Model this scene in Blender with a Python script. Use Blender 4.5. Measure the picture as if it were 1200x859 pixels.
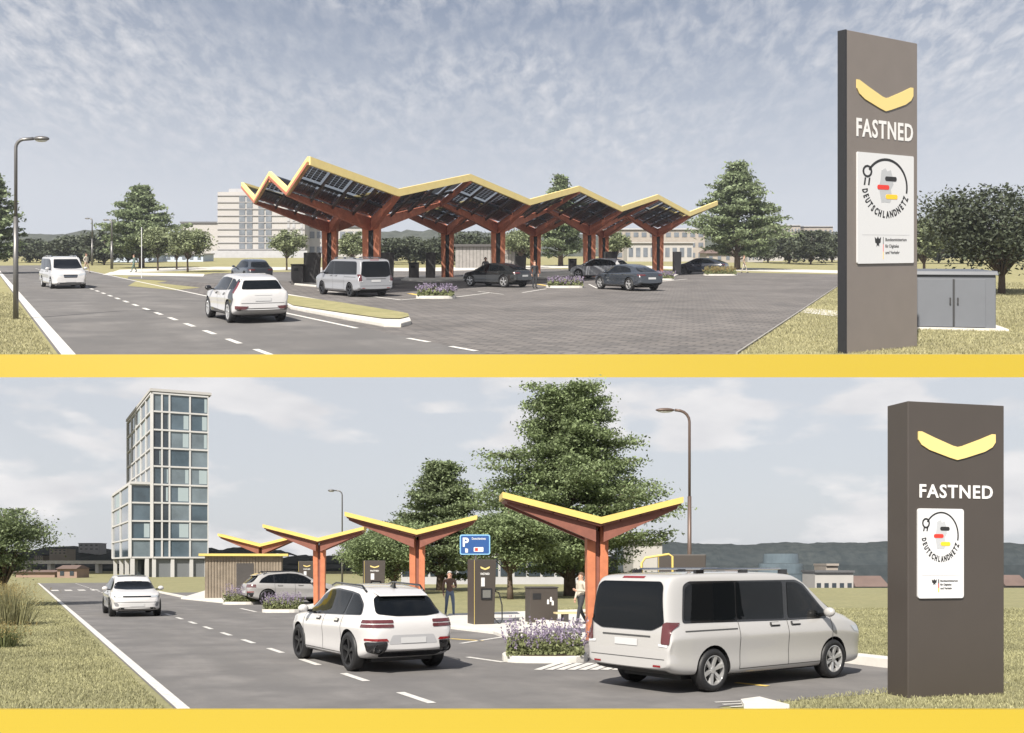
import bpy, bmesh, math, random
import numpy as np
from mathutils import Vector, Matrix
from mathutils.bvhtree import BVHTree

for o in list(bpy.data.objects): bpy.data.objects.remove(o)
SC = bpy.context.scene
COL = SC.collection
R = math.radians

# ------------------------------------------------------------------ camera
F, HOR, CX, EYE = 1150.0, 660.0, 600.0, 2.05      # focal length and level line of the photograph, in its pixels
cd = bpy.data.cameras.new('camera'); cam = bpy.data.objects.new('camera', cd); COL.objects.link(cam)
cd.sensor_width = 36; cd.lens = 36*F/1200; cd.shift_y = (HOR-429.5)/1200
cd.clip_start = .1; cd.clip_end = 9000
cam.location = (0, 0, EYE); cam.rotation_euler = (R(90), 0, 0); SC.camera = cam

# ------------------------------------------------------------------ sky and sun
SUN_EL, SUN_AZ = R(43), R(203)                    # azimuth from +Y, clockwise: behind the camera and to its left
sx, sy, sz = math.sin(SUN_AZ)*math.cos(SUN_EL), math.cos(SUN_AZ)*math.cos(SUN_EL), math.sin(SUN_EL)
W = bpy.data.worlds.new('World'); SC.world = W; W.use_nodes = True
nt = W.node_tree; N = nt.nodes; L = nt.links
bg = N['Background']
sky = N.new('ShaderNodeTexSky'); sky.sky_type = 'NISHITA'; sky.sun_disc = False
sky.sun_elevation = SUN_EL; sky.sun_rotation = SUN_AZ; sky.air_density = 1.0; sky.dust_density = 1.6; sky.ozone_density = 1.2
def wn(t, **k):
    n = N.new('ShaderNode'+t)
    for a, b in k.items(): setattr(n, a, b)
    return n
def wmath(op, a, b=None, clamp=False):
    m = wn('Math', operation=op, use_clamp=clamp)
    for i, v in enumerate((a, b)):
        if v is None: continue
        if isinstance(v, (int, float)): m.inputs[i].default_value = v
        else: L.new(v, m.inputs[i])
    return m.outputs[0]
tc = wn('TexCoord'); sep = wn('SeparateXYZ'); L.new(tc.outputs['Generated'], sep.inputs[0])
zc = wmath('MAXIMUM', sep.outputs[2], 0.0)
# heaped clouds, flattened towards the horizon
mp = wn('Mapping'); mp.inputs['Scale'].default_value = (1, 1, 2.9); mp.inputs['Location'].default_value = (1.3, .4, .15)
L.new(tc.outputs['Generated'], mp.inputs[0])
n1 = wn('TexNoise'); n1.inputs['Scale'].default_value = 7.5; n1.inputs['Detail'].default_value = 10; n1.inputs['Roughness'].default_value = .50
L.new(mp.outputs[0], n1.inputs[0])
mr = wn('MapRange'); mr.inputs[1].default_value = .49; mr.inputs[2].default_value = .575; L.new(n1.outputs[0], mr.inputs[0])
# high thin rippled cloud on a flat layer
dv = wmath('ADD', zc, .05)
cx_ = wmath('DIVIDE', sep.outputs[0], dv); cy_ = wmath('DIVIDE', sep.outputs[1], dv)
cmb = wn('CombineXYZ'); L.new(cx_, cmb.inputs[0]); L.new(cy_, cmb.inputs[1])
n2 = wn('TexNoise'); n2.inputs['Scale'].default_value = 26.0; n2.inputs['Detail'].default_value = 7; n2.inputs['Roughness'].default_value = .60; n2.inputs['Distortion'].default_value = .25
mp2 = wn('Mapping'); mp2.inputs['Rotation'].default_value = (0, 0, .15); mp2.inputs['Scale'].default_value = (1.15, .60, 1); L.new(cmb.outputs[0], mp2.inputs[0]); L.new(mp2.outputs[0], n2.inputs[0])
n3 = wn('TexNoise'); n3.inputs['Scale'].default_value = 1.3; n3.inputs['Detail'].default_value = 3; L.new(cmb.outputs[0], n3.inputs[0])
hi = wn('MapRange'); hi.inputs[1].default_value = .40; hi.inputs[2].default_value = .72; L.new(n2.outputs[0], hi.inputs[0])
hb = wn('MapRange'); hb.inputs[1].default_value = .36; hb.inputs[2].default_value = .64; hb.inputs[3].default_value = .12; L.new(n3.outputs[0], hb.inputs[0])
cir = wmath('MULTIPLY', hi.outputs[0], hb.outputs[0])
lowm = wn('MapRange'); lowm.inputs[1].default_value = .19; lowm.inputs[2].default_value = .30; lowm.inputs[3].default_value = 1; lowm.inputs[4].default_value = 0
L.new(zc, lowm.inputs[0])
himm = wn('MapRange'); himm.inputs[1].default_value = .33; himm.inputs[2].default_value = .44; L.new(zc, himm.inputs[0])
c1 = wmath('MULTIPLY', mr.outputs[0], lowm.outputs[0]); c1 = wmath('MULTIPLY', c1, .8)
c2 = wmath('MULTIPLY', cir, himm.outputs[0]); c2 = wmath('MULTIPLY', c2, .95)
cov = wmath('MAXIMUM', c1, c2)
# thin veil: the milky air of this day
veil = wn('MapRange'); veil.inputs[1].default_value = .33; veil.inputs[2].default_value = .55; veil.inputs[3].default_value = .82; veil.inputs[4].default_value = .05
L.new(zc, veil.inputs[0])
mixv = wn('MixRGB'); mixv.inputs[2].default_value = (7.3, 7.5, 7.9, 1); L.new(veil.outputs[0], mixv.inputs[0]); L.new(sky.outputs[0], mixv.inputs[1])
n4 = wn('TexNoise'); n4.inputs['Scale'].default_value = 16; n4.inputs['Detail'].default_value = 5; L.new(mp.outputs[0], n4.inputs[0])
cr = wn('MixRGB'); cr.inputs[1].default_value = (6.2, 6.25, 6.6, 1); cr.inputs[2].default_value = (11.0, 10.6, 10.3, 1); L.new(n4.outputs[0], cr.inputs[0])
mixc = wn('MixRGB'); L.new(cov, mixc.inputs[0]); L.new(mixv.outputs[0], mixc.inputs[1]); L.new(cr.outputs[0], mixc.inputs[2])
L.new(mixc.outputs[0], bg.inputs[0]); bg.inputs[1].default_value = .065

sd = bpy.data.lights.new('sun', 'SUN'); so = bpy.data.objects.new('sun', sd); COL.objects.link(so)
sd.energy = 4.9; sd.angle = R(.6); sd.color = (1, .94, .85)
so.rotation_euler = Vector((-sx, -sy, -sz)).to_track_quat('-Z', 'Y').to_euler()

SC.render.engine = 'CYCLES'
vs = SC.view_settings; vs.view_transform = 'Standard'; vs.look = 'None'; vs.gamma = 1; vs.exposure = .67; vs.use_curve_mapping = False

# ------------------------------------------------------------------ the two places
class Place:
    """A ground plane: level street (slope 0) or the hillside above it. Points are place metres (x right, y away, h above ground)."""
    def __init__(s, eye, hor, slope, size): s.eye, s.hor, s.slope, s.size = eye, hor, slope, size
    def g(s, px, py):                       # ground point seen at a pixel
        d = s.eye*F/(py-s.hor); return ((px-CX)/F*d, d)
    def at(s, px, d): return ((px-CX)/F*d, d)
    def w(s, x, y, h=0): return Vector((x*s.size, y*s.size, EYE+s.size*(h-s.eye+s.slope*y)))
    def loc(s, V, yaw=0):                   # local offsets -> world offsets; things stand plumb, their feet follow the ground
        V = np.asarray(V, dtype=float).reshape(-1, 3); c, k = math.cos(yaw), math.sin(yaw)
        o = np.empty_like(V); o[:, 0] = V[:, 0]*c-V[:, 1]*k; o[:, 1] = V[:, 0]*k+V[:, 1]*c; o[:, 2] = V[:, 2]+s.slope*o[:, 1]
        return o*s.size
ST = Place(EYE, HOR, 0.0, 1.0)              # the street with the four small canopies
HI = Place(2.45, 290.0, (HOR-290.0)/F, 7.0) # the hillside station beyond it

# ------------------------------------------------------------------ mesh helpers
class M:
    def __init__(s): s.v = []; s.f = []
    def add(s, v, f):
        b = len(s.v); s.v += [tuple(p) for p in v]; s.f += [tuple(b+i for i in q) for q in f]; return s
    def box(s, x0, x1, y0, y1, z0, z1):
        return s.add([(x0,y0,z0),(x1,y0,z0),(x1,y1,z0),(x0,y1,z0),(x0,y0,z1),(x1,y0,z1),(x1,y1,z1),(x0,y1,z1)],
                     [(0,3,2,1),(4,5,6,7),(0,1,5,4),(1,2,6,5),(2,3,7,6),(3,0,4,7)])
    def hexa(s, bot, top):                  # two rings of equal length
        n = len(bot)
        return s.add(list(bot)+list(top), [tuple(range(n))[::-1], tuple(range(n, 2*n))]+[(i,(i+1)%n,n+(i+1)%n,n+i) for i in range(n)])
    def prism(s, poly, z0, z1): return s.hexa([(x,y,z0) for x,y in poly], [(x,y,z1) for x,y in poly])
    def tube(s, pts, rad, n=8, cap=True):
        pts = [Vector(p) for p in pts]; rad = rad if isinstance(rad, (list, tuple)) else [rad]*len(pts)
        b = len(s.v); 
        for i, p in enumerate(pts):
            t = (pts[min(i+1, len(pts)-1)]-pts[max(i-1, 0)]).normalized()
            a = t.orthogonal().normalized() if i == 0 else (a-t*a.dot(t)).normalized()
            c = t.cross(a)
            for k in range(n):
                th = 2*math.pi*k/n; q = p+(a*math.cos(th)+c*math.sin(th))*rad[i]; s.v.append(tuple(q))
        for i in range(len(pts)-1):
            for k in range(n):
                s.f.append((b+i*n+k, b+i*n+(k+1)%n, b+(i+1)*n+(k+1)%n, b+(i+1)*n+k))
        if cap:
            s.f.append(tuple(b+k for k in range(n))[::-1]); e = b+(len(pts)-1)*n; s.f.append(tuple(e+k for k in range(n)))
        return s
    def beam(s, p0, p1, w, h0, h1=None):    # plank from p0 to p1, w wide across, depth h0 -> h1 below the line
        h1 = h0 if h1 is None else h1
        p0, p1 = Vector(p0), Vector(p1); d = (p1-p0); side = Vector((-d.y, d.x, 0)).normalized()*w/2
        bot = [p0-side-Vector((0,0,h0)), p1-side-Vector((0,0,h1)), p1+side-Vector((0,0,h1)), p0+side-Vector((0,0,h0))]
        return s.hexa(bot, [p0-side, p1-side, p1+side, p0+side])
    def ball(s, c, r, n=10, m=7):
        rx, ry, rz = r if isinstance(r, (tuple, list)) else (r, r, r); v = []; f = []
        for i in range(m+1):
            ph = math.pi*i/m
            for k in range(n):
                th = 2*math.pi*k/n; v.append((c[0]+rx*math.sin(ph)*math.cos(th), c[1]+ry*math.sin(ph)*math.sin(th), c[2]+rz*math.cos(ph)))
        for i in range(m):
            for k in range(n): f.append((i*n+k, (i+1)*n+k, (i+1)*n+(k+1)%n, i*n+(k+1)%n))
        return s.add(v, f)
    def lathe_y(s, c, prof, n=24, side=1):  # profile (radius, y) turned about the y axis
        v = []; f = []
        for r, y in prof:
            for k in range(n):
                th = 2*math.pi*k/n; v.append((c[0]+r*math.cos(th), c[1]+side*y, c[2]+r*math.sin(th)))
        for i in range(len(prof)-1):
            for k in range(n): f.append((i*n+k, i*n+(k+1)%n, (i+1)*n+(k+1)%n, (i+1)*n+k))
        return s.add(v, f)

def raw(name, V, Fc, mat, smooth=False):
    me = bpy.data.meshes.new(name); me.from_pydata([tuple(p) for p in V], [], Fc); 
    bm = bmesh.new(); bm.from_mesh(me); bmesh.ops.recalc_face_normals(bm, faces=bm.faces); bm.to_mesh(me); bm.free()
    if smooth: me.polygons.foreach_set('use_smooth', [True]*len(me.polygons))
    me.materials.append(mat); o = bpy.data.objects.new(name, me); COL.objects.link(o); return o

class Thing:
    def __init__(s, place, name, label, cat, x, y, yaw=0, group=None, h=0):
        s.p, s.yaw = place, yaw
        s.o = bpy.data.objects.new(name, None); COL.objects.link(s.o); s.o.location = place.w(x, y, h); s.o.empty_display_size = .2
        s.o['label'] = label; s.o['category'] = cat
        if group: s.o['group'] = group
    def part(s, name, m, mat, parent=None, smooth=False, bevel=0, kind=None, label=None):
        o = raw(name, s.p.loc(m.v, s.yaw), m.f, mat, smooth); o.parent = parent or s.o
        if bevel:
            b = o.modifiers.new('bevel', 'BEVEL'); b.width = bevel*s.p.size; b.segments = 2; b.limit_method = 'ANGLE'; b.angle_limit = R(40)
        if kind: o['kind'] = kind
        if label: o['label'] = label
        return o
def copy_tree(o, parent=None):
    c = o.copy(); COL.objects.link(c); c.parent = parent
    for ch in list(o.children): copy_tree(ch, c)
    return c

def sheet(place, name, poly, h, mat, parent=None, step=None, kind='structure'):
    """A flat piece of ground given by place-metre corners."""
    V = [place.w(x, y, h) for x, y in poly]
    o = raw(name, V, [tuple(range(len(V)))], mat)
    if o.data.polygons[0].normal.z < 0: o.data.flip_normals()
    if parent is None: o['kind'] = kind
    else: o.parent = parent
    return o
def slab(place, name, poly, h0, h1, mat, parent=None, bevel=0):
    m = M().prism(poly, h0, h1)
    V = [place.w(*p) for p in m.v]; o = raw(name, V, m.f, mat)
    if parent is None: o['kind'] = 'structure'
    else: o.parent = parent
    if bevel:
        b = o.modifiers.new('bevel', 'BEVEL'); b.width = bevel*place.size; b.segments = 2; b.limit_method = 'ANGLE'
    return o

def quads(name, P, mat):                     # fast build of many loose quads: P is (n,4,3)
    n = len(P); me = bpy.data.meshes.new(name)
    me.vertices.add(4*n); me.vertices.foreach_set('co', np.ascontiguousarray(P, dtype=np.float32).ravel())
    me.loops.add(4*n); me.loops.foreach_set('vertex_index', np.arange(4*n, dtype=np.int32))
    me.polygons.add(n); me.polygons.foreach_set('loop_start', np.arange(0, 4*n, 4, dtype=np.int32)); me.polygons.foreach_set('loop_total', np.full(n, 4, dtype=np.int32))
    me.update(); me.materials.append(mat)
    o = bpy.data.objects.new(name, me); COL.objects.link(o); return o

def evaluated(v, e, f, mods, pre=None):
    """Run modifiers on a temporary mesh; returns vertices and faces."""
    me = bpy.data.meshes.new('tmp'); me.from_pydata(v, e, f); o = bpy.data.objects.new('tmp', me); COL.objects.link(o)
    if pre: pre(o)
    for m in mods: m(o)
    dg = bpy.context.evaluated_depsgraph_get(); dg.update(); ev = o.evaluated_get(dg); em = ev.to_mesh()
    V = [tuple(p.co) for p in em.vertices]; Fc = [tuple(p.vertices) for p in em.polygons]
    ev.to_mesh_clear(); bpy.data.objects.remove(o); bpy.data.meshes.remove(me); return V, Fc

# ------------------------------------------------------------------ materials
MATS = {}
def mat(name, col, rough=.6, metal=0, var=0, vs_=3.0, bump=0, bs=40.0, spec=.5, coat=0, island=0, trans=0, col2=None, emit=None):
    if name in MATS: return MATS[name]
    m = bpy.data.materials.new(name); m.use_nodes = True; t = m.node_tree; b = t.nodes['Principled BSDF']
    b.inputs['Base Color'].default_value = (*col, 1); b.inputs['Roughness'].default_value = rough; b.inputs['Metallic'].default_value = metal
    b.inputs['Specular IOR Level'].default_value = spec; b.inputs['Coat Weight'].default_value = coat; b.inputs['Coat Roughness'].default_value = .04
    g = t.nodes.new('ShaderNodeNewGeometry'); out = None
    if var:
        n = t.nodes.new('ShaderNodeTexNoise'); n.inputs['Scale'].default_value = vs_; n.inputs['Detail'].default_value = 6; n.inputs['Roughness'].default_value = .6
        t.links.new(g.outputs['Position'], n.inputs[0])
        mx = t.nodes.new('ShaderNodeMixRGB'); c2 = col2 or tuple(c*(1-var) for c in col); c1_ = col if col2 else tuple(min(1, c*(1+var)) for c in col)
        mx.inputs[1].default_value = (*c2, 1); mx.inputs[2].default_value = (*c1_, 1)
        rg = t.nodes.new('ShaderNodeMapRange'); rg.inputs[1].default_value = .3; rg.inputs[2].default_value = .7
        t.links.new(n.outputs[0], rg.inputs[0]); t.links.new(rg.outputs[0], mx.inputs[0]); out = mx.outputs[0]
    if island:
        h = t.nodes.new('ShaderNodeHueSaturation'); r = t.nodes.new('ShaderNodeMapRange'); r.inputs[3].default_value = 1-island; r.inputs[4].default_value = 1+island
        t.links.new(g.outputs['Random Per Island'], r.inputs[0]); t.links.new(r.outputs[0], h.inputs['Value'])
        if out: t.links.new(out, h.inputs['Color'])
        else: h.inputs['Color'].default_value = (*col, 1)
        out = h.outputs[0]
    if out: t.links.new(out, b.inputs['Base Color'])
    if bump:
        n = t.nodes.new('ShaderNodeTexNoise'); n.inputs['Scale'].default_value = bs; n.inputs['Detail'].default_value = 4
        t.links.new(g.outputs['Position'], n.inputs[0]); bp = t.nodes.new('ShaderNodeBump'); bp.inputs['Strength'].default_value = bump; bp.inputs['Distance'].default_value = .02
        t.links.new(n.outputs[0], bp.inputs['Height']); t.links.new(bp.outputs[0], b.inputs['Normal'])
    if trans:
        tb = t.nodes.new('ShaderNodeBsdfTranslucent'); ms = t.nodes.new('ShaderNodeMixShader'); ms.inputs[0].default_value = trans
        if out: t.links.new(out, tb.inputs[0])
        else: tb.inputs[0].default_value = (*col, 1)
        t.links.new(b.outputs[0], ms.inputs[1]); t.links.new(tb.outputs[0], ms.inputs[2]); t.links.new(ms.outputs[0], t.nodes['Material Output'].inputs[0])
    MATS[name] = m; return m

def ground_mat(name, cols, scales, rough=.9, bump=.4, bscale=30, size=1.0, stretch=None):
    """Layered noise ground: cols = base, patches, specks."""
    m = bpy.data.materials.new(name); m.use_nodes = True; t = m.node_tree; b = t.nodes['Principled BSDF']; b.inputs['Roughness'].default_value = rough
    b.inputs['Specular IOR Level'].default_value = .25
    g = t.nodes.new('ShaderNodeNewGeometry'); mp = t.nodes.new('ShaderNodeMapping'); mp.inputs['Scale'].default_value = tuple(1/size*k for k in (1, 1, 1))
    if stretch: mp.vector_type = 'TEXTURE'; mp.inputs['Rotation'].default_value = (0, 0, -stretch[0]); mp.inputs['Scale'].default_value = (size/stretch[1], size/stretch[2], size)
    t.links.new(g.outputs['Position'], mp.inputs[0]); cur = None
    for i, (c, s) in enumerate(zip(cols[1:], scales)):
        n = t.nodes.new('ShaderNodeTexNoise'); n.inputs['Scale'].default_value = s; n.inputs['Detail'].default_value = 8; n.inputs['Roughness'].default_value = .62
        t.links.new(mp.outputs[0] if i == 0 else g.outputs['Position'], n.inputs[0])
        if i: n.inputs['Scale'].default_value = s/size
        r = t.nodes.new('ShaderNodeMapRange'); r.inputs[1].default_value = .4; r.inputs[2].default_value = .62; t.links.new(n.outputs[0], r.inputs[0])
        mx = t.nodes.new('ShaderNodeMixRGB'); t.links.new(r.outputs[0], mx.inputs[0]); mx.inputs[2].default_value = (*c, 1)
        if cur is None: mx.inputs[1].default_value = (*cols[0], 1)
        else: t.links.new(cur, mx.inputs[1])
        cur = mx.outputs[0]
    t.links.new(cur, b.inputs['Base Color'])
    n = t.nodes.new('ShaderNodeTexNoise'); n.inputs['Scale'].default_value = bscale/size; n.inputs['Detail'].default_value = 6; t.links.new(g.outputs['Position'], n.inputs[0])
    bp = t.nodes.new('ShaderNodeBump'); bp.inputs['Strength'].default_value = bump; bp.inputs['Distance'].default_value = .03*size
    t.links.new(n.outputs[0], bp.inputs['Height']); t.links.new(bp.outputs[0], b.inputs['Normal']); return m

YEL = mat('yellow_paint', (.405, .297, .020), .5)
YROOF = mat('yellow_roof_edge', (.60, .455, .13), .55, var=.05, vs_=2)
YROOFU = mat('sunlit_yellow_roof_edge', (.84, .67, .27), .55, var=.05, vs_=.3)  # lighter copy of the roof-edge yellow, missing sunlight put into the colour
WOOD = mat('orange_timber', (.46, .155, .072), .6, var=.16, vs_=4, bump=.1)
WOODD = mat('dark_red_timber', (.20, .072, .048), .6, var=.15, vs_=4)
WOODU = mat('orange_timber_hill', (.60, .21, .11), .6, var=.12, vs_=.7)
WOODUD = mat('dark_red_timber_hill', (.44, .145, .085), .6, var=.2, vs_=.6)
CHAR = mat('charcoal_steel', (.055, .05, .047), .45, var=.08)
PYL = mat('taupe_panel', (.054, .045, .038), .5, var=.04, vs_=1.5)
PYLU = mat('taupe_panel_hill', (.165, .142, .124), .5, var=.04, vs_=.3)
BLACK = mat('black_rubber', (.012, .012, .013), .55)
BLKG = mat('gloss_black', (.01, .01, .011), .12, coat=.5)
GLASS = mat('tinted_glass', (.004, .005, .006), .02, spec=.3)
WHITE = mat('white_paint_mark', (.56, .545, .515), .7, var=.25, vs_=9)
YMARK = mat('yellow_paint_mark', (.70, .50, .14), .7, var=.15, vs_=6)
CONC = mat('pale_concrete', (.56, .54, .50), .85, var=.10, vs_=2.5, bump=.15)
CONCU = mat('pale_concrete_hill', (.52, .50, .46), .85, var=.10, vs_=.4)
STEEL = mat('grey_galvanised', (.16, .155, .15), .4, metal=.6, var=.08)
BROWNST = mat('brown_steel_post', (.12, .085, .07), .45, metal=.3)
LAMPM = mat('lamp_lens', (.55, .55, .52), .3)
LET_W = mat('white_lettering', (.66, .65, .63), .5)
LET_K = mat('black_print', (.015, .015, .015), .6)
LET_Y = mat('yellow_emblem', (.68, .53, .20), .5)
PLATE = mat('white_plate', (.58, .58, .58), .45)
RED = mat('red_print', (.62, .035, .02), .5)
GOLD = mat('gold_print', (.85, .48, .02), .5)
MAPG = mat('light_grey_print', (.40, .41, .42), .6)
GREY = mat('grey_print', (.45, .45, .46), .6)
BLUE = mat('blue_sign', (.012, .065, .22), .45)
SIGNB = mat('light_blue_border', (.20, .42, .62), .5)
LEAF = mat('leaf_green', (.195, .245, .12), .6, island=.5, trans=.35, var=.3, vs_=.5, spec=.3)
LEAFD = mat('leaf_dark_green', (.165, .205, .105), .6, island=.5, trans=.3, var=.3, vs_=.4, spec=.3)
LEAFU = mat('leaf_hill_green', (.20, .245, .135), .6, island=.5, trans=.35, var=.25, vs_=.08, spec=.3)
LEAFUL = mat('leaf_pale_hill_green', (.20, .23, .125), .6, island=.45, trans=.25, var=.25, vs_=.08, spec=.3)
LEAFUD = mat('leaf_dark_hill_green', (.062, .074, .046), .6, island=.4, trans=.15, var=.3, vs_=.08, spec=.3)
BARK = mat('bark', (.10, .072, .052), .9, var=.3, vs_=3, bump=.4)
LAV = mat('lavender_flower', (.27, .225, .31), .8, island=.45, trans=.2)
LAVL = mat('lavender_leaf', (.17, .19, .085), .8, island=.4, trans=.2)
STRAW = mat('straw_grass', (.30, .24, .10), .8, island=.4, trans=.3)
BLADE = mat('grass_blade', (.31, .30, .165), .8, island=.45, trans=.3, var=.25, vs_=.35)
BLADEU = mat('grass_blade_hill', (.34, .32, .185), .8, island=.45, trans=.3, var=.25, vs_=.05)
GRASS = ground_mat('grass_ground', [(.24, .228, .125), (.29, .27, .145), (.20, .195, .10)], [.35, 3.0], bump=.6, bscale=22)
GRASSU = ground_mat('grass_ground_hill', [(.26, .24, .12), (.31, .28, .145), (.215, .205, .10)], [.25, 2.0], bump=.6, bscale=14, size=7)
ASPH = ground_mat('asphalt', [(.150, .144, .140), (.190, .181, .175), (.132, .127, .125)], [.45, .7], rough=.85, bump=.15, bscale=60, stretch=(-.46, 1.6, .18))
ASPHU = ground_mat('asphalt_hill', [(.130, .124, .120), (.172, .164, .158), (.114, .110, .108)], [.4, .5], rough=.85, bump=.12, bscale=30, size=7, stretch=(-.5, 1.5, .15))
SOIL = mat('soil', (.06, .045, .03), .95, var=.3)

# ================================================================== SETTING: the street
SD = Vector((-.4515, .8923)); SN = Vector((.8923, .4515))           # along and across the street
def sr(a, b): p = SD*a+SN*b; return (p.x, p.y)
HILL = ground_mat('wooded_hill', [(.046, .055, .060), (.056, .065, .067), (.036, .045, .050)], [.12, .9], bump=1, bscale=3)
HILLR = ground_mat('wooded_hill_hill', [(.075, .085, .074), (.090, .098, .084), (.055, .063, .056)], [.05, .25], bump=1, bscale=.6, size=7)
EDGE = 13.82                                                        # the street's near edge
sheet(ST, 'ground', [(-70, EDGE), (70, EDGE), (90, 82), (24, 82), (16, 110), (16, 600), (-340, 600)], -.012, GRASS)
sheet(ST, 'valley', [(15.5, 70), (130, 70), (150, 157), (15.5, 157)], -4, HILL)
slab(ST, 'slab_edge', [(-70, EDGE-.12), (70, EDGE-.12), (70, EDGE), (-70, EDGE)], -1.2, 0.004, YEL)
def cut(poly, ymin):                                                # keep the part of a polygon beyond the near edge
    out = []
    for i, p in enumerate(poly):
        q = poly[(i+1) % len(poly)]
        if p[1] >= ymin: out.append(p)
        if (p[1] >= ymin) != (q[1] >= ymin):
            t = (ymin-p[1])/(q[1]-p[1]); out.append((p[0]+t*(q[0]-p[0]), ymin))
    return out
road = sheet(ST, 'road', cut([sr(0, 2.0), sr(112, 2.0), sr(112, 8.95), sr(0, 8.95)], EDGE), -.004, ASPH)
sheet(ST, 'charging_bays', cut([sr(11.2, 8.95), sr(72, 8.95), sr(72, 15.3), sr(11.2, 15.3)], EDGE), -.005, ASPH)
slab(ST, 'kerb', [sr(60, 8.85), sr(111, 8.85), sr(111, 9.05), sr(60, 9.05)], -.03, .10, CONC, bevel=.01)
ln = sheet(ST, 'edge_line', cut([sr(0, 2.03), sr(112, 2.03), sr(112, 2.2), sr(0, 2.2)], EDGE), .002, WHITE, parent=road)
a0 = [15.13, 17.25, 19.6, 21.9]
for k in range(32):
    a = 13.36+k*3.02
    p = cut([sr(a, 5.38), sr(a+1.35, 5.38), sr(a+1.35, 5.52), sr(a, 5.52)], EDGE)
    if len(p) > 2: sheet(ST, 'lane_dash', p, .002, WHITE, parent=road)
for k in range(7):                                                  # far zebra across the street end
    sheet(ST, 'crossing_stripe', [sr(80, 2.4+k*.92), sr(83, 2.4+k*.92), sr(83, 2.9+k*.92), sr(80, 2.9+k*.92)], .002, WHITE, parent=road)
bays = bpy.data.objects['charging_bays']
def stripe(place, parent, p0, p1, w, m, nm='bay_line', h=.003):
    p0, p1 = Vector(p0), Vector(p1); d = (p1-p0).normalized(); s = Vector((-d.y, d.x))*w/2
    return sheet(place, nm, [tuple(p0-s), tuple(p1-s), tuple(p1+s), tuple(p0+s)], h, m, parent=parent)
for (q0, q1, m_) in [((528, 748.5), (566, 751), YMARK), ((862, 800), (900, 804), YMARK), ((540, 754), (612, 743), WHITE), ((548, 770), (590, 776), WHITE),
                     ((596, 754), (612, 757), YMARK), ((282, 713), (300, 717), WHITE)]:
    stripe(ST, bays, ST.g(*q0), ST.g(*q1), .14, m_)
for k in range(9):                                                  # hatching behind the bed
    x = 628+k*13; stripe(ST, bays, ST.g(x+2, 785), ST.g(x+26, 777), .16, WHITE, 'hatch_stripe')
for k in range(3): stripe(ST, bays, ST.g(838+k*9, 823+k*2.6), ST.g(872+k*9, 821.5+k*2.6), .07, WHITE, 'hatch_stripe')
slab(ST, 'pavement_corner', [ST.g(868, 823), ST.g(890, 820), ST.g(925, 829.5), ST.g(872, 829.5)], -.02, .05, CONC)
slab(ST, 'kerb', [sr(11.9, 15.25), sr(30, 15.25), sr(30, 15.6), sr(11.9, 15.6)], -.03, .19, CONC, bevel=.02)
slab(ST, 'platform', [ST.g(512, 735), ST.g(578, 743), ST.g(600, 751), ST.g(780, 752), ST.g(860, 735), ST.g(700, 716), ST.g(526, 722)], -.02, .10, CONC, bevel=.02)
slab(ST, 'platform', [ST.g(352, 713), ST.g(410, 719), ST.g(500, 719), ST.g(505, 706), ST.g(400, 702)], -.02, .10, CONC, bevel=.02)
slab(ST, 'platform', [ST.g(212, 702), ST.g(262, 707), ST.g(345, 704), ST.g(370, 697), ST.g(250, 690)], -.02, .08, CONC, bevel=.02)

def ridge(place, name, x0, x1, y0, top, amp, m, seed, n=160, depth=60, fine=1.0, wob=1.0):
    """A long wooded hill: a rounded bank with an uneven crest."""
    rng = random.Random(seed); ph = [rng.uniform(0, 6.28) for _ in range(12)]
    V = []; rows = [0, .12, .28, .5, .75, 1.0]; prof = [0, .35, .68, .92, 1.0, .8]
    for j, (r, q) in enumerate(zip(rows, prof)):
        for i in range(n+1):
            x = x0+(x1-x0)*i/n; t = i/n
            hgt = top*(1+wob*(.12*math.sin(3*t*6.28+ph[0])+.08*math.sin(7*t*6.28+ph[1])))+amp*sum(math.sin(t*6.28*f_+ph[k+2]+j*1.3)/(1+k) for k, f_ in enumerate((13, 23, 41, 67)))*.5+rng.uniform(-.3, .3)*amp*fine
            V.append(place.w(x, y0+depth*r, max(0, hgt*q) if q else -8))
    Fc = [(j*(n+1)+i, j*(n+1)+i+1, (j+1)*(n+1)+i+1, (j+1)*(n+1)+i) for j in range(5) for i in range(n)]
    o = raw(name, V, Fc, m); o['kind'] = 'structure'; return o
ridge(ST, 'hills', 15, 125, 137, 5.15, .16, HILL, 3, n=260, depth=18, fine=.8, wob=.22)
ridge(ST, 'hills', -330, -110, 400, 8.4, 1.2, HILL, 5, depth=120)
ridge(ST, 'hills', -130, 60, 380, 5.5, 1.0, HILL, 8, depth=100)
ridge(ST, 'hills', -300, 12, 250, 1.6, .6, HILL, 11, n=160, depth=60, fine=2)

# ================================================================== SETTING: the hillside station
HD = Vector((-.4774, .8787)); HN = Vector((.8787, .4774))
def hr(a, b): p = HD*a+HN*b; return (p.x, p.y)
HE = 22.45
def half(y): return .60*y+14
sheet(HI, 'ground', [(-half(HE), HE), (half(HE), HE), (half(330), 330), (-half(330), 330)], -.012, GRASSU)
slab(HI, 'slab_edge', [(-half(HE), HE-.05), (half(HE), HE-.05), (half(HE), HE), (-half(HE), HE)], -.515, 0.004, YEL)
slab(HI, 'hillside_slab', [(-half(HE), HE+.02), (half(HE), HE+.02), (half(330), 330), (-half(330), 330)], -.50, -.05, CONCU)
roadu = sheet(HI, 'road', cut([hr(0, 1.6), hr(150, 1.6), hr(150, 10.3), hr(0, 10.3)], HE), -.004, ASPHU)
sheet(HI, 'edge_line', cut([hr(0, 1.66), hr(150, 1.66), hr(150, 1.95), hr(0, 1.95)], HE), .004, WHITE, parent=roadu)
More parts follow.
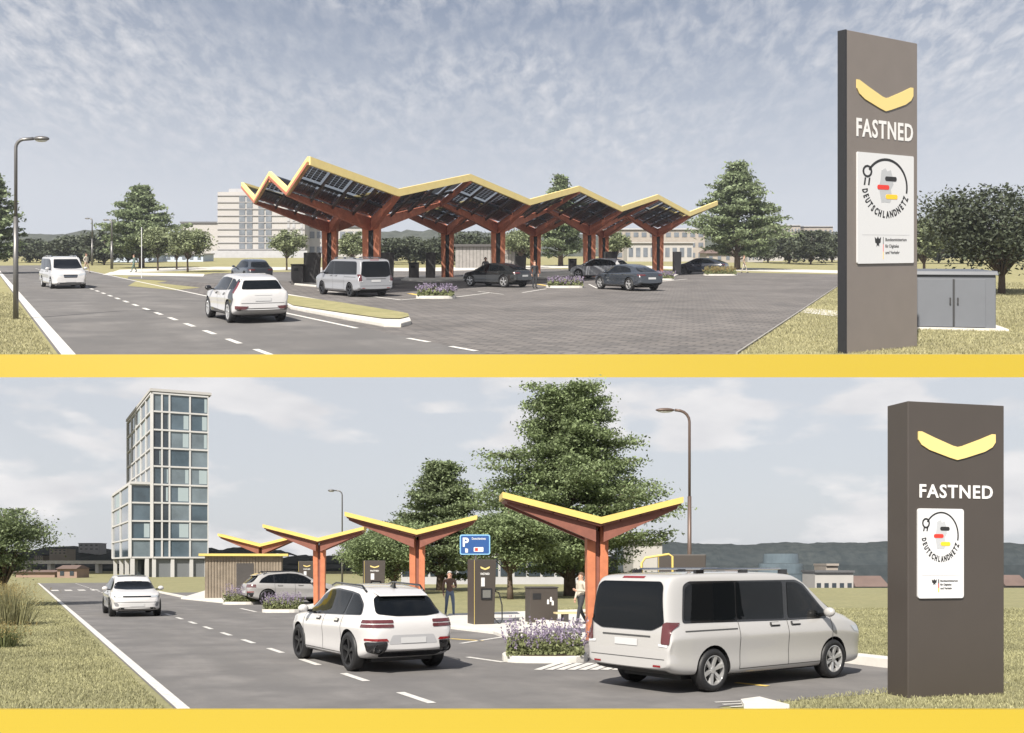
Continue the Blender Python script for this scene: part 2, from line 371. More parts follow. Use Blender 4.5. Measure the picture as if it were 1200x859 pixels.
sheet(HI, 'edge_line', cut([hr(28.4, 10.0), hr(120, 10.0), hr(120, 10.16), hr(28.4, 10.16)], HE), .004, WHITE, parent=roadu)
for k in range(36):
    a = 19.2+k*3.05
    p = cut([hr(a, 5.77), hr(a+1.45, 5.77), hr(a+1.45, 5.93), hr(a, 5.93)], HE)
    if len(p) > 2: sheet(HI, 'lane_dash', p, .004, WHITE, parent=roadu)
for (q0, q1) in [((478, 396.5), (503, 401)), ((528, 406), (558, 411.5))]: stripe(HI, roadu, HI.g(*q0), HI.g(*q1), .16, WHITE, 'lane_dash', .006)
def brick_mat():
    m = bpy.data.materials.new('paving_bricks'); m.use_nodes = True; t = m.node_tree; b = t.nodes['Principled BSDF']; b.inputs['Roughness'].default_value = .85; b.inputs['Specular IOR Level'].default_value = .25
    g = t.nodes.new('ShaderNodeNewGeometry'); mp = t.nodes.new('ShaderNodeMapping'); mp.inputs['Rotation'].default_value = (0, 0, .50); mp.inputs['Scale'].default_value = (1/7, 1/7, 0)
    t.links.new(g.outputs['Position'], mp.inputs[0]); br = t.nodes.new('ShaderNodeTexBrick'); t.links.new(mp.outputs[0], br.inputs[0])
    br.inputs['Color1'].default_value = (.125, .118, .115, 1); br.inputs['Color2'].default_value = (.185, .170, .160, 1); br.inputs['Mortar'].default_value = (.085, .080, .078, 1)
    br.inputs['Scale'].default_value = 1; br.inputs['Mortar Size'].default_value = .03; br.inputs['Brick Width'].default_value = .60; br.inputs['Row Height'].default_value = .30
    n = t.nodes.new('ShaderNodeTexNoise'); n.inputs['Scale'].default_value = .22; n.inputs['Detail'].default_value = 9; t.links.new(mp.outputs[0], n.inputs[0])
    mx = t.nodes.new('ShaderNodeMixRGB'); mx.blend_type = 'MULTIPLY'; mx.inputs[0].default_value = .6; t.links.new(br.outputs[0], mx.inputs[1]); t.links.new(n.outputs[0], mx.inputs[2])
    hs = t.nodes.new('ShaderNodeHueSaturation'); hs.inputs['Value'].default_value = 1.35; t.links.new(mx.outputs[0], hs.inputs['Color']); t.links.new(hs.outputs[0], b.inputs['Base Color'])
    bp = t.nodes.new('ShaderNodeBump'); bp.inputs['Strength'].default_value = .5; bp.inputs['Distance'].default_value = .03; t.links.new(br.outputs['Fac'], bp.inputs['Height']); bp.invert = True; t.links.new(bp.outputs[0], b.inputs['Normal'])
    return m
BRICK = brick_mat()
pave = sheet(HI, 'paved_yard', cut([HI.g(560, 425), HI.g(862, 414.5), HI.g(985, 333), HI.g(985, 321.5), HI.g(600, 314), HI.g(250, 320), hr(70, 10.3), hr(60, 10.3), hr(24, 10.3), HI.g(480, 398)], HE), -.006, BRICK)
slab(HI, 'kerb', [HI.g(862, 415), HI.g(864.5, 415), HI.g(986, 333), HI.g(985, 333)], -.02, .04, mat('weathered_kerb', (.26, .25, .235), .9, var=.2, vs_=.6))
sheet(HI, 'path', [HI.g(938, 366), HI.g(945, 361), HI.g(1000, 366), HI.g(1000, 373)], .002, CONCU)
sheet(HI, 'pavement', [HI.g(128, 320), HI.g(252, 316), HI.g(500, 318), HI.g(700, 313), HI.g(990, 320.5), HI.g(990, 317), HI.g(700, 310), HI.g(480, 314), HI.g(250, 312.5), HI.g(140, 316)], .002, CONCU)
sheet(HI, 'pavement', [HI.g(120, 322), HI.g(238, 324), HI.g(240, 321), HI.g(130, 318.6)], .003, CONCU)
sheet(HI, 'side_road', [HI.g(150, 326.5), HI.g(250, 332), HI.g(350, 329), HI.g(420, 322), HI.g(420, 319.5), HI.g(250, 322.5), HI.g(150, 324.2)], .002, ASPHU)
isl = [(341, 362.5), (400, 374), (450, 383), (470, 383.5), (482, 380), (480, 375.5), (462, 371), (400, 358.5), (341, 348), (330, 346), (325, 352)]
slab(HI, 'traffic_island', [HI.g(*q) for q in isl], -.02, .13, CONCU, bevel=.03)
c_ = (410, 366)
sheet(HI, 'island_grass', [HI.g(c_[0]+(x-c_[0])*.97, c_[1]-1.2+(y-c_[1])*.80) for x, y in isl], .16, GRASSU)
for q in [[(150, 335), (205, 340), (235, 337), (160, 329)]]: sheet(HI, 'verge', [HI.g(*p) for p in q], .001, GRASSU)
for (q0, q1, w, m_) in [((372, 340), (470, 351.5), .16, WHITE), ((470, 351.5), (500, 349), .16, WHITE), ((535, 348), (575, 343), .16, WHITE), ((560, 341.5), (590, 345), .12, WHITE),
                     ((480, 344), (492, 346), .3, YMARK), ((630, 333), (645, 335.5), .3, YMARK), ((612, 343), (640, 338.5), .14, WHITE), ((700, 338), (690, 333), .12, WHITE), ((775, 330), (805, 327), .18, WHITE)]:
    stripe(HI, pave, HI.g(*q0), HI.g(*q1), w, m_, h=.004)
for nm, q in [('a', [(345, 334), (372, 336.5), (408, 336), (400, 330.5), (355, 329)]), ('b', [(470, 328.5), (505, 331), (548, 328.5), (540, 324), (480, 324)]), ('c', [(600, 323.5), (640, 327), (680, 322), (672, 318.6), (610, 319)]), ('d', [(742, 324), (790, 325), (800, 320), (770, 318)])]:
    slab(HI, 'platform', [HI.g(*p) for p in q], -.02, .10, CONCU, bevel=.02)
ridge(HI, 'hills', -220, 220, 262, 7.6, 1.0, HILLR, 21, n=260, depth=50, fine=1.2)
ridge(HI, 'hills', 40, 220, 235, 5.4, 1.0, HILLR, 23, n=120, depth=40, fine=1.2)

# ================================================================== plants
def leaf_quads(C, size, rng, flat=.5):
    n = len(C); nr = rng.normal(size=(n, 3)); nr[:, 2] = np.abs(nr[:, 2])+flat; nr /= np.linalg.norm(nr, axis=1)[:, None]
    t = rng.normal(size=(n, 3)); t -= nr*(t*nr).sum(1)[:, None]; t /= np.linalg.norm(t, axis=1)[:, None]; b = np.cross(nr, t)
    s = size*rng.uniform(.6, 1.35, n)[:, None]
    return np.stack([C-t*s, C-b*s*.55, C+t*s, C+b*s*.55], 1)
def tree(place, name, label, px, y, H, Rc, seed, n=9000, leaf=.16, kind='layer', mat_=None, group=None, base=.16, trunk=.2, x=None, tr_mat=None, clump=1.0, top=.12):
    rng = np.random.default_rng(seed); rr = random.Random(seed); mat_ = mat_ or LEAF
    X = (px-CX)/F*y if x is None else x
    T = Thing(place, name, label, 'tree', X, y, 0, group)
    m = M(); lean = rr.uniform(-.02, .02)*H
    m.tube([(0, 0, -.1), (lean*.2, 0, H*.15), (lean*.6, 0, H*.5), (lean, 0, H*.93)], [trunk*1.25, trunk, trunk*.65, trunk*.12], 10)
    C = []
    if kind == 'layer':
        nb = int(34+H*5.5*clump)
        for i in range(nb):
            t = base+(1-base)*(i/nb)**.92; az = i*2.39996+rr.uniform(-.4, .4)
            prof = max(top, (1-((t-base)/(1-base))**1.8)) * min(1, .55+(t-base)*3.0)
            Ln = Rc*prof*rr.uniform(.62, 1.08); z0 = H*t*.96; rise = Ln*rr.uniform(.02, .28)*(1.6-t)
            e = (math.cos(az)*Ln+lean*t, math.sin(az)*Ln, z0+rise)
            m.tube([(lean*t*.8, 0, z0-H*.03), (e[0]*.55, e[1]*.55, z0+rise*.75), e], [trunk*.26*(1.15-t), trunk*.14*(1.15-t), .012], 5, cap=False)
            k = max(4, int(n/nb*(.35+.9*prof)))
            nc = max(2, int(Ln*2.2)); 
            for j in range(nc):
                s = .28+.72*(j+rr.random())/nc; c = np.array([e[0]*s, e[1]*s, z0+rise*(s**.8)])
                side = rr.uniform(-.32, .32)*Ln*s*.8; c[0] += -math.sin(az)*side; c[1] += math.cos(az)*side
                C.append(c+rng.normal(size=(k//nc+1, 3))*np.array([.32, .32, .115])*(.55+.10*Rc))
    else:
        nb = int(18+H*5*clump)
        for i in range(nb):
            v = rng.normal(size=3); v /= np.linalg.norm(v); v[2] = v[2]*.9+.1; r_ = rr.uniform(.25, 1.08)**.6; sg = rr.uniform(.10, .24)
            c = np.array([v[0]*Rc*r_, v[1]*Rc*r_, H*(base+1)/2+v[2]*H*(1-base)/2*r_*.92])
            m.tube([(0, 0, H*base*.9), tuple(c*np.array([.45, .45, .75])), tuple(c)], [trunk*.3, trunk*.16, .01], 5, cap=False)
            k = n//nb
            C.append(c+rng.normal(size=(int(k*(.4+sg*4)), 3))*np.array([sg, sg, sg*.62])*Rc)
    C = np.concatenate(C); C = C[C[:, 2] < H]
    T.part('trunk', m, tr_mat or BARK, smooth=True)
    P = leaf_quads(C, leaf, rng); P = place.loc(P.reshape(-1, 3)).reshape(-1, 4, 3)
    o = quads('crown', P, mat_); o.parent = T.o
    return T
def blades(place, name, label, polys, dens, hgt, wid, m, seed, fade=None):
    rng = np.random.default_rng(seed); P = []
    for poly in polys:
        a = np.array(poly); lo, hi_ = a.min(0), a.max(0); n = int((hi_-lo).prod()*dens); pts = rng.uniform(lo, hi_, (n, 2))
        ins = np.zeros(n, bool); j = len(a)-1
        for i in range(len(a)):
            c = ((a[i, 1] > pts[:, 1]) != (a[j, 1] > pts[:, 1])) & (pts[:, 0] < (a[j, 0]-a[i, 0])*(pts[:, 1]-a[i, 1])/(a[j, 1]-a[i, 1]+1e-12)+a[i, 0]); ins ^= c; j = i
        pts = pts[ins]
        if fade: pts = pts[rng.uniform(size=len(pts)) < np.clip((fade/pts[:, 1])**2, .05, 1)]
        P.append(pts)
    P = np.concatenate(P); n = len(P); th = rng.uniform(0, 6.28, n); h = hgt*rng.uniform(.4, 1.2, n); w = wid*rng.uniform(.6, 1.3, n)*np.clip(P[:, 1]/(fade or 1e9), 1, 2.2)
    d = np.stack([np.cos(th), np.sin(th), np.zeros(n)], 1); ld = np.stack([rng.normal(size=n), rng.normal(size=n), np.zeros(n)], 1)*.45*h[:, None]
    b = np.stack([P[:, 0], P[:, 1], np.full(n, -.012)], 1); up = np.array([0, 0, 1.])*h[:, None]
    Q = np.stack([b-d*w[:, None], b+d*w[:, None], b+d*w[:, None]*.35+ld+up, b-d*w[:, None]*.35+ld+up], 1).reshape(-1, 3)
    Q = place.loc(Q); Q[:, 2] += EYE-place.size*place.eye
    o = quads(name, Q.reshape(-1, 4, 3), m); o['kind'] = 'stuff'; o['label'] = label; o['category'] = 'grass'; return o
blades(ST, 'grass', 'short dry green grass on the verges of the street', [cut([sr(0, 1.88), sr(60, 1.88), sr(60, -14), sr(0, -14)], EDGE+.05), [ST.g(900, 828), ST.g(925, 830), (9.5, 13.9), (12, 20), sr(11.9, 15.2), sr(11.2, 9.9)],
      [sr(11, 15.7), (10, 13.9), (22, 20), (30, 45), (2, 45)]], 700, .042, .008, BLADE, 4, fade=19)
blades(HI, 'grass', 'short dry green grass on the hillside verges', [cut([hr(0, 1.5), hr(60, 1.5), hr(60, -14), hr(0, -14)], HE+.05), [HI.g(866, 414.5), HI.g(990, 331), HI.g(1210, 331), HI.g(1210, 414.5)]], 330, .055, .011, BLADEU, 6, fade=30)

# ------------------------------------------------------------------ trees of the street
tree(ST, 'conifer_tree', 'tall layered green tree behind the nearest canopy of the street', 668, 62, 13.5, 7.3, 1, n=125000, leaf=.105, mat_=LEAF, base=.07, trunk=.34, clump=1.7, top=.38)
tree(ST, 'conifer_tree', 'broad green tree left of the tallest tree, behind the parking sign', 516, 74, 9.9, 5.6, 2, n=60000, leaf=.115, mat_=LEAFD, base=.1, trunk=.28, clump=1.4, top=.25)
tree(ST, 'leafy_tree', 'low bushy tree behind the second canopy of the street', 462, 66, 4.9, 2.6, 3, n=22000, leaf=.085, kind='round', mat_=LEAF, trunk=.14)
tree(ST, 'leafy_tree', 'bushy tree behind the charger with the parking sign', 598, 56, 5.4, 2.4, 14, n=24000, leaf=.085, kind='round', mat_=LEAF, trunk=.16, base=.28)
tree(ST, 'leafy_tree', 'small bushy tree beside the far street lamp', 432, 72, 4.6, 1.9, 15, n=14000, leaf=.085, kind='round', mat_=LEAF, trunk=.12)
tree(ST, 'leafy_tree', 'dark leafy tree at the left verge of the street', 4, 47, 4.7, 2.0, 5, n=20000, leaf=.07, kind='round', mat_=LEAFD, trunk=.16, base=.2)
# ------------------------------------------------------------------ trees of the hillside
G_ = 'trees beyond the hillside station'
tree(HI, 'conifer_tree', 'layered green tree left of the pale tower block', 166, 118, 10.2, 5.6, 31, n=18000, leaf=.21, mat_=LEAFU, base=.12, trunk=.3, group=G_)
tree(HI, 'conifer_tree', 'green tree cut by the left frame edge behind the hillside lamp', -8, 92, 9.8, 3.6, 32, n=10000, leaf=.19, mat_=LEAFU, base=.12, trunk=.28, group=G_)
tree(HI, 'conifer_tree', 'tall layered tree right of the zigzag canopy', 864, 108, 12.2, 6.0, 33, n=24000, leaf=.20, mat_=LEAFU, base=.12, trunk=.3, group=G_, clump=1.3)
tree(HI, 'conifer_tree', 'green tree rising behind the middle of the zigzag canopy', 657, 130, 12.4, 4.8, 34, n=14000, leaf=.22, mat_=LEAFU, base=.1, trunk=.3, group=G_)
tree(HI, 'leafy_tree', 'dark broad tree behind the white equipment cabinet', 1174, 52, 5.8, 3.6, 35, n=15000, leaf=.115, kind='round', mat_=LEAFUD, base=.16, trunk=.16, group=G_, clump=1.6)
tree(HI, 'leafy_tree', 'pale tree between the hillside pylon and the cabinet', 1083, 95, 5.2, 1.7, 36, n=3000, leaf=.22, kind='round', mat_=LEAFUL, trunk=.12, group=G_)
for px, y, H, rc, sd, lb in [(185, 104, 4.6, 1.6, 41, 'small pale tree in front of the layered tree'), (207, 110, 4.2, 1.6, 42, 'small pale tree, middle of the three left of the tower block'), (220, 98, 4.4, 1.9, 43, 'small pale tree nearest the tower block'),
                             (336, 106, 4.4, 1.8, 44, 'small pale tree in front of the tower block'), (413, 110, 4.3, 1.7, 45, 'small pale tree between the two left columns of the canopy'), (722, 118, 4.6, 1.8, 46, 'small pale tree behind the right columns of the canopy'),
                             (610, 118, 5.0, 2.2, 47, 'pale tree behind the kiosk of the hillside station')]:
    tree(HI, 'leafy_tree', lb, px, y, H, rc, sd, n=4200, leaf=.15, kind='round', mat_=LEAFUL, trunk=.09, group='small trees on the far lawn', base=.3)
rr = random.Random(77)
hedge = [(px, 150+rr.uniform(-12, 14), rr.uniform(3.6, 5.6), rr.uniform(3.2, 4.6)) for px in (34, 58, 82, 104, 122, 150, 455, 480, 505, 520, 545, 572, 596, 900, 925, 950, 975, 1005, 1100, 1140, 1180)]
names = ['first', 'second', 'third', 'fourth', 'fifth', 'sixth']
for i, (px, y, H, rc) in enumerate(hedge):
    where = ('left of the layered tree by the road' if px < 140 else 'behind the layered tree by the road' if px < 200 else 'between the canopy columns' if px < 600 else 'behind the yard, left of the hillside pylon' if px < 990 else 'behind the equipment cabinet')
    k = sum(1 for q in hedge[:i] if (q[0] < 140) == (px < 140) and (140 <= q[0] < 200) == (140 <= px < 200) and (200 <= q[0] < 600) == (200 <= px < 600) and (600 <= q[0] < 990) == (600 <= px < 990) and (q[0] >= 990) == (px >= 990))
    nm = ['first', 'second', 'third', 'fourth', 'fifth', 'sixth', 'seventh'][k]
    tree(HI, 'dark_shrub_tree', f'{nm} dark tree from the left, far belt {where}', px, y, H*.9, rc*.9, 100+i, n=3000, leaf=.26, kind='round', mat_=LEAFUD, trunk=.12, group='far belt of dark trees', base=.05)

# ------------------------------------------------------------------ planting beds
def bed(place, name, label, px0, px1, py, dep, hgt, seed, nst=260, straw=False, k=1.0):
    x0, y0 = place.g(px0, py); x1, _ = place.g(px1, py); w = x1-x0; rng = np.random.default_rng(seed)
    T = Thing(place, name, label, 'flower bed', (x0+x1)/2, y0+dep/2, 0, 'lavender beds')
    ring = [(w/2*math.copysign(abs(math.cos(t))**.7, math.cos(t)), dep/2*math.copysign(abs(math.sin(t))**.7, math.sin(t))) for t in [2*math.pi*i/20 for i in range(20)]]
    T.part('kerb', M().prism(ring, -.05, .13), CONC if place is ST else CONCU, bevel=.015)
    T.part('soil', M().prism([(x*.9, y*.86) for x, y in ring], .0, .15), SOIL)
    n = nst*20; c = np.stack([rng.uniform(-w*.44, w*.44, n), rng.uniform(-dep*.4, dep*.4, n), .14+np.abs(rng.normal(0, .35, n))*hgt*.7], 1)
    o = quads('foliage', place.loc(leaf_quads(c, .045*k, rng, -.6).reshape(-1, 3)).reshape(-1, 4, 3), LAVL); o.parent = T.o; o['kind'] = 'stuff'
    n = nst; b = np.stack([rng.uniform(-w*.44, w*.44, n), rng.uniform(-dep*.4, dep*.4, n)], 1); top = hgt*rng.uniform(.40, 1.2, n); ln = rng.normal(0, .09, (n, 2))
    q = 16; tt = rng.uniform(.55, 1, (n, q)); c = np.stack([b[:, None, 0]+ln[:, None, 0]*tt*1.4+rng.normal(0, .012*k, (n, q)), b[:, None, 1]+ln[:, None, 1]*tt, .14+top[:, None]*tt], 2).reshape(-1, 3)
    o = quads('flower_spikes', place.loc(leaf_quads(c, .024*k, rng, -.4).reshape(-1, 3)).reshape(-1, 4, 3), STRAW if straw else LAV); o.parent = T.o; o['kind'] = 'stuff'
    return T
bed(ST, 'lavender_bed', 'kerbed lavender bed in front of the nearest orange column of the street', 588, 692, 777, 1.5, .66, 1, 230)
bed(ST, 'lavender_bed', 'kerbed lavender bed in front of the silver parked car', 303, 352, 718, 1.6, .62, 2, 170)
bed(ST, 'lavender_bed', 'kerbed lavender bed in front of the slatted kiosk', 257, 300, 708.5, 1.6, .75, 3, 150)
bed(HI, 'lavender_bed', 'kerbed lavender bed beside the grey van on the hillside', 486, 533, 350, 1.2, .50, 4, 120, k=1.7)
bed(HI, 'lavender_bed', 'kerbed lavender bed right of the standing person in black', 640, 686, 337.5, 1.4, .50, 5, 120, k=1.8)
bed(HI, 'lavender_bed', 'kerbed green bed at the foot of the last front column', 762, 792, 328.5, 1.4, .5, 6, 150, k=1.8)
bed(HI, 'lavender_bed', 'long pale bed in front of the far dark car', 826, 866, 323, 1.4, .6, 7, 200, straw=True, k=2)
def tuft(place, label, px, py, hgt, rad, seed, m, n=500):
    rng = np.random.default_rng(seed); x, y = place.g(px, py); T = Thing(place, 'ornamental_grass', label, 'grass clump', x, y, 0, 'ornamental grasses at the street verge')
    b = rng.normal(0, rad*.35, (n, 2)); th = rng.uniform(0, 6.28, n); d = np.stack([np.cos(th), np.sin(th), np.zeros(n)], 1)*.009
    h = hgt*rng.uniform(.5, 1.1, n); out = b*rng.uniform(.5, 1.6, n)[:, None]+rng.normal(0, .08, (n, 2)); z = np.zeros(n)
    B = np.stack([b[:, 0], b[:, 1], z], 1); Mi = np.stack([b[:, 0]+out[:, 0]*.35, b[:, 1]+out[:, 1]*.35, h*.65], 1); E = np.stack([b[:, 0]+out[:, 0], b[:, 1]+out[:, 1], h], 1)
    Q = np.concatenate([np.stack([B-d, B+d, Mi+d*.8, Mi-d*.8], 1), np.stack([Mi-d*.8, Mi+d*.8, E+d*.2, E-d*.2], 1)])
    o = quads('blades', place.loc(Q.reshape(-1, 3)).reshape(-1, 4, 3), m); o.parent = T.o
    C = np.repeat(E[::3], 8, 0)+rng.normal(0, 1, (len(E[::3])*8, 3))*np.array([.015, .015, .07])
    o = quads('seed_heads', place.loc(leaf_quads(C, .02, rng, -.5).reshape(-1, 3)).reshape(-1, 4, 3), STRAW); o.parent = T.o
tuft(ST, 'tall straw coloured grass clump under the dark verge tree', 12, 732, 1.25, .75, 1, BLADE, 700)
tuft(ST, 'low green clump below the straw grass at the left edge', 2, 758, .5, .4, 2, LAVL, 500)
tuft(ST, 'straw grass clump behind the tallest one at the verge', 2, 716, 1.1, .6, 3, STRAW, 500)

# ------------------------------------------------------------------ text and signs
def text_mesh(s, size, bold=0, ext=.006, spacing=1.0, align='CENTER'):
    cu = bpy.data.curves.new('t', 'FONT'); cu.body = s; cu.size = size; cu.align_x = align; cu.offset = bold; cu.extrude = ext; cu.space_character = spacing; cu.resolution_u = 3
    o = bpy.data.objects.new('t', cu); COL.objects.link(o); dg = bpy.context.evaluated_depsgraph_get(); dg.update(); me = o.evaluated_get(dg).to_mesh()
    V = [tuple(p.co) for p in me.vertices]; Fc = [tuple(p.vertices) for p in me.polygons]; o.evaluated_get(dg).to_mesh_clear(); bpy.data.objects.remove(o); bpy.data.curves.remove(cu)
    return V, Fc
def face(m, V, Fc, cx, cz, y):               # lay text-plane geometry on a sign face looking at -y
    return m.add([(cx+v[0], y-v[2], cz+v[1]) for v in V], Fc)
def fit(V, w, h=None):
    xs = [v[0] for v in V]; ys = [v[1] for v in V]; k = w/(max(xs)-min(xs)); k2 = k if h is None else h/(max(ys)-min(ys)); cx, cy = (max(xs)+min(xs))/2, (max(ys)+min(ys))/2
    return [((v[0]-cx)*k, (v[1]-cy)*k2, v[2]) for v in V]
def flat(poly, cx, cz, y, t=.006):           # thin raised shape on a sign face
    m = M(); return m.hexa([(cx+a, y, cz+b) for a, b in poly], [(cx+a, y-t, cz+b) for a, b in poly])
def chevron(w, h):                           # winged emblem
    L_ = [(-.50, .50), (-.455, .50), (-.30, .30), (-.06, .02), (0, -.02), (0, -.50), (-.10, -.42), (-.36, -.16), (-.46, .02), (-.5, .2)]
    return [[(x*w, z*h) for x, z in L_], [(-x*w, z*h) for x, z in L_][::-1]]
def pylon(place, label, x, y, yaw, w, d, H, pm, lay):
    T = Thing(place, 'sign_pylon', label, 'sign', x, y, yaw)
    body = M().box(0, w, 0, d, -.06, H); T.part('body', body, pm, bevel=.012)
    if place is HI: T.part('painted_shade_side', M().box(-.05, -.002, -.01, d+.01, -.06, H), BLACK)  # black panel stands in for the shade on the pylon's left side
    T.part('base_plate', M().box(.03, w-.03, .03, d-.03, -.1, -.02), BLACK)
    Y = -.002
    m = M()
    for p in chevron(lay['cw']*w, lay['ch']): m2 = flat(p, lay['cx']*w, lay['cz'], Y, .02); m.add(m2.v, m2.f)
    T.part('emblem', m, LET_Y)
    V, Fc = text_mesh('FASTNED', 1, .022, .003, 1.13); m = face(M(), fit(V, lay['tw']*w, lay['th']), Fc, lay['tx']*w, lay['tz'], Y-.006); T.part('lettering', m, LET_W)
    px, pz, pw, ph = lay['px']*w, lay['pz'], lay['pw']*w, lay['ph']
    def rr_(w_, h_, r):
        return [(sx_*(w_/2-r)+r*math.cos(a), sz_*(h_/2-r)+r*math.sin(a)) for sx_, sz_, a0_ in ((1, 1, 0), (-1, 1, 90), (-1, -1, 180), (1, -1, 270)) for a in [R(a0_+t) for t in (0, 30, 60, 90)]]
    pl = T.part('notice_plate', flat(rr_(pw, ph, .04), px, pz, Y, .03), PLATE)
    Y2 = Y-.030
    T.part('plate_line', M().add(*(lambda q: (q.v, q.f))(flat([(-pw*.42, -.004), (pw*.42, -.004), (pw*.42, .004), (-pw*.42, .004)], px, pz-ph*.24, Y2, .003))), GREY, pl)
    cz = pz+ph*.20; rx, rz = pw*.37, pw*.37*lay.get('sq', 1)
    m = M()
    for i in range(40):                      # cable: an open ring
        a, b = R(-12+i*3.9), R(-12+(i+1)*3.9+.3); t = .014*pw
        m2 = flat([((rx+t)*math.cos(a), (rz+t)*math.sin(a)), ((rx+t)*math.cos(b), (rz+t)*math.sin(b)), ((rx-t)*math.cos(b), (rz-t)*math.sin(b)), ((rx-t)*math.cos(a), (rz-t)*math.sin(a))], px, cz, Y2, .004); m.add(m2.v, m2.f)
    ax, az = rx*math.cos(R(148)), rz*math.sin(R(148)); s = pw*.085
    for a_, b_, r_ in ((0, 0, 1.0),):
        ring = [(ax-.2*s+s*math.cos(R(t)), az+s*math.sin(R(t))*lay.get('sq', 1)) for t in range(0, 360, 30)]; ri = [(ax-.2*s+.66*s*math.cos(R(t)), az+.66*s*math.sin(R(t))*lay.get('sq', 1)) for t in range(0, 360, 30)]
        for i in range(12):
            m2 = flat([ring[i], ring[(i+1) % 12], ri[(i+1) % 12], ri[i]], px, cz, Y2, .004); m.add(m2.v, m2.f)
    for dx in (-.75, .1):
        m2 = flat([(ax+dx*s, az-s*.8), (ax+(dx+.3)*s, az-s*.8), (ax+(dx+.1)*s, az-s*1.75), (ax+(dx-.2)*s, az-s*1.75)], px, cz, Y2, .004); m.add(m2.v, m2.f)
    T.part('cable_and_plug', m, LET_K, pl)
    gm = [(-.25, .62), (-.05, .72), (.05, .60), (.22, .66), (.30, .45), (.36, .1), (.22, -.1), (.30, -.40), (.18, -.62), (-.1, -.6), (-.25, -.62), (-.32, -.3), (-.38, 0), (-.30, .25)]
    T.part('country_outline', flat([(x*rx*.95, z*rz*.95) for x, z in gm], px, cz, Y2, .002), MAPG, pl)
    for (x0, x1, z0, mm, nm) in ((-.05, .48, .30, LET_K, 'black_bar'), (-.42, .12, -.02, RED, 'red_bar'), (-.02, .52, -.36, GOLD, 'gold_bar')):
        bw, hh = (x1-x0)*rx*1.05, .085*rz
        T.part(nm, flat([((x0+x1)/2*rx+a, z0*rz+b) for a, b in rr_(bw, 2*hh, hh*.9)], px, cz, Y2-.002, .004), mm, pl)
    m = M(); word = 'DEUTSCHLANDNETZ'
    for i, ch in enumerate(word):
        a = R(190+i*(336-190)/(len(word)-1)); V, Fc = text_mesh(ch, pw*.125, .006*pw, .002); V = [(v[0]*.60, v[1], v[2]) for v in V]; V = [(v[0], v[1]-pw*.05, v[2]) for v in V]
        ca, sa = math.cos(a+R(90)), math.sin(a+R(90)); r_ = 1.0
        V = [((rx*r_*math.cos(a)+v[0]*ca-v[1]*sa), (rz*r_*math.sin(a)+(v[0]*sa+v[1]*ca)*lay.get('sq', 1)), v[2]) for v in V]; face(m, V, Fc, px, cz, Y2-.002)
    T.part('ring_lettering', m, LET_K, pl)
    z = pz-ph*.36
    for j, t in enumerate(('Bundesministerium', 'f\u00fcr Digitales', 'und Verkehr')):
        V, Fc = text_mesh(t, pw*.050, .0006, .002, align='LEFT'); m = face(M(), V, Fc, px-pw*.02, z+pw*.075-j*pw*.07, Y2-.002); T.part('ministry_lettering', m, LET_K, pl, kind='stuff')
    eag = [(-.5, .45), (-.2, .25), (0, .5), (.2, .25), (.5, .45), (.42, -.1), (.18, -.2), (.22, -.5), (0, -.35), (-.22, -.5), (-.18, -.2), (-.42, -.1)]
    T.part('eagle_emblem', flat([(x*pw*.11, zz*pw*.11) for x, zz in eag], px-pw*.15, z+pw*.07, Y2, .003), LET_K, pl)
    for j, mm in enumerate((LET_K, RED, GOLD)):
        T.part('flag_stripe', M().add(*(lambda q: (q.v, q.f))(flat([(-.008, -pw*.04), (.008, -pw*.04), (.008, pw*.04), (-.008, pw*.04)], px-pw*.055, z+pw*(.08-j*.08), Y2, .003))), mm, pl)
    return T
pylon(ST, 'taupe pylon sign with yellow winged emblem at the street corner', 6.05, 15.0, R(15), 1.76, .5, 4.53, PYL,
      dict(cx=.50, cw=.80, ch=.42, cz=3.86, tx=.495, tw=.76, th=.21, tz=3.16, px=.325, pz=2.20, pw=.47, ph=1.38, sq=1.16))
x0, y0 = HI.at(992, 22.75); x1, y1 = HI.at(1075, 24.3)
wU = math.hypot(x1-x0, y1-y0)
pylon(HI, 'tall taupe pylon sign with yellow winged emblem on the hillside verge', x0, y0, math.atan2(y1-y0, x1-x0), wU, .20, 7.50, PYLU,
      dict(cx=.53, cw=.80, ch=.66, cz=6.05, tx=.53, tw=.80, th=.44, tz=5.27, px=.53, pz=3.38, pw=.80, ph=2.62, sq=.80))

# ------------------------------------------------------------------ street lamps
def lamp(place, label, px, py, H, arm, hm, hl=.75, rad=.085, m_=None):
    x, y = place.g(px, py); T = Thing(place, 'street_lamp', label, 'lamp', x, y, 0, 'street lamps'); m_ = m_ or STEEL
    T.part('base', M().tube([(0, 0, -.1), (0, 0, H*.57)], [rad*1.15, rad], 12), m_, smooth=True)
    s = 1 if arm > 0 else -1; r = hm
    pts = [(0, 0, H*.57), (0, 0, H-r)]+[(s*(r-r*math.cos(t)), 0, H-r+r*math.sin(t)) for t in [R(a) for a in (20, 40, 60, 80)]]+[(arm*.8, 0, H+.02)]
    T.part('pole', M().tube(pts, rad*.72, 10), m_, smooth=True)
    hd = M().ball((arm*.8+s*hl/2, 0, H+.02), (hl/2, .16, .09), 14, 8); T.part('lamp_head', hd, m_, smooth=True)
    T.part('lens', M().ball((arm*.8+s*hl/2, 0, H-.03), (hl*.4, .12, .07), 12, 6), LAMPM, smooth=True)
    return T
lamp(ST, 'tall brown street lamp behind the parked white van', 808, 715, 8.72, -.8, .5, .85, m_=BROWNST)
lamp(ST, 'distant street lamp between the second and third canopies', 401, 690, 7.85, -.7, .35, .6, rad=.07)
lamp(HI, 'tall grey street lamp at the left edge of the hillside road', 18.5, 374, 6.15, .75, .3, .55, rad=.078)
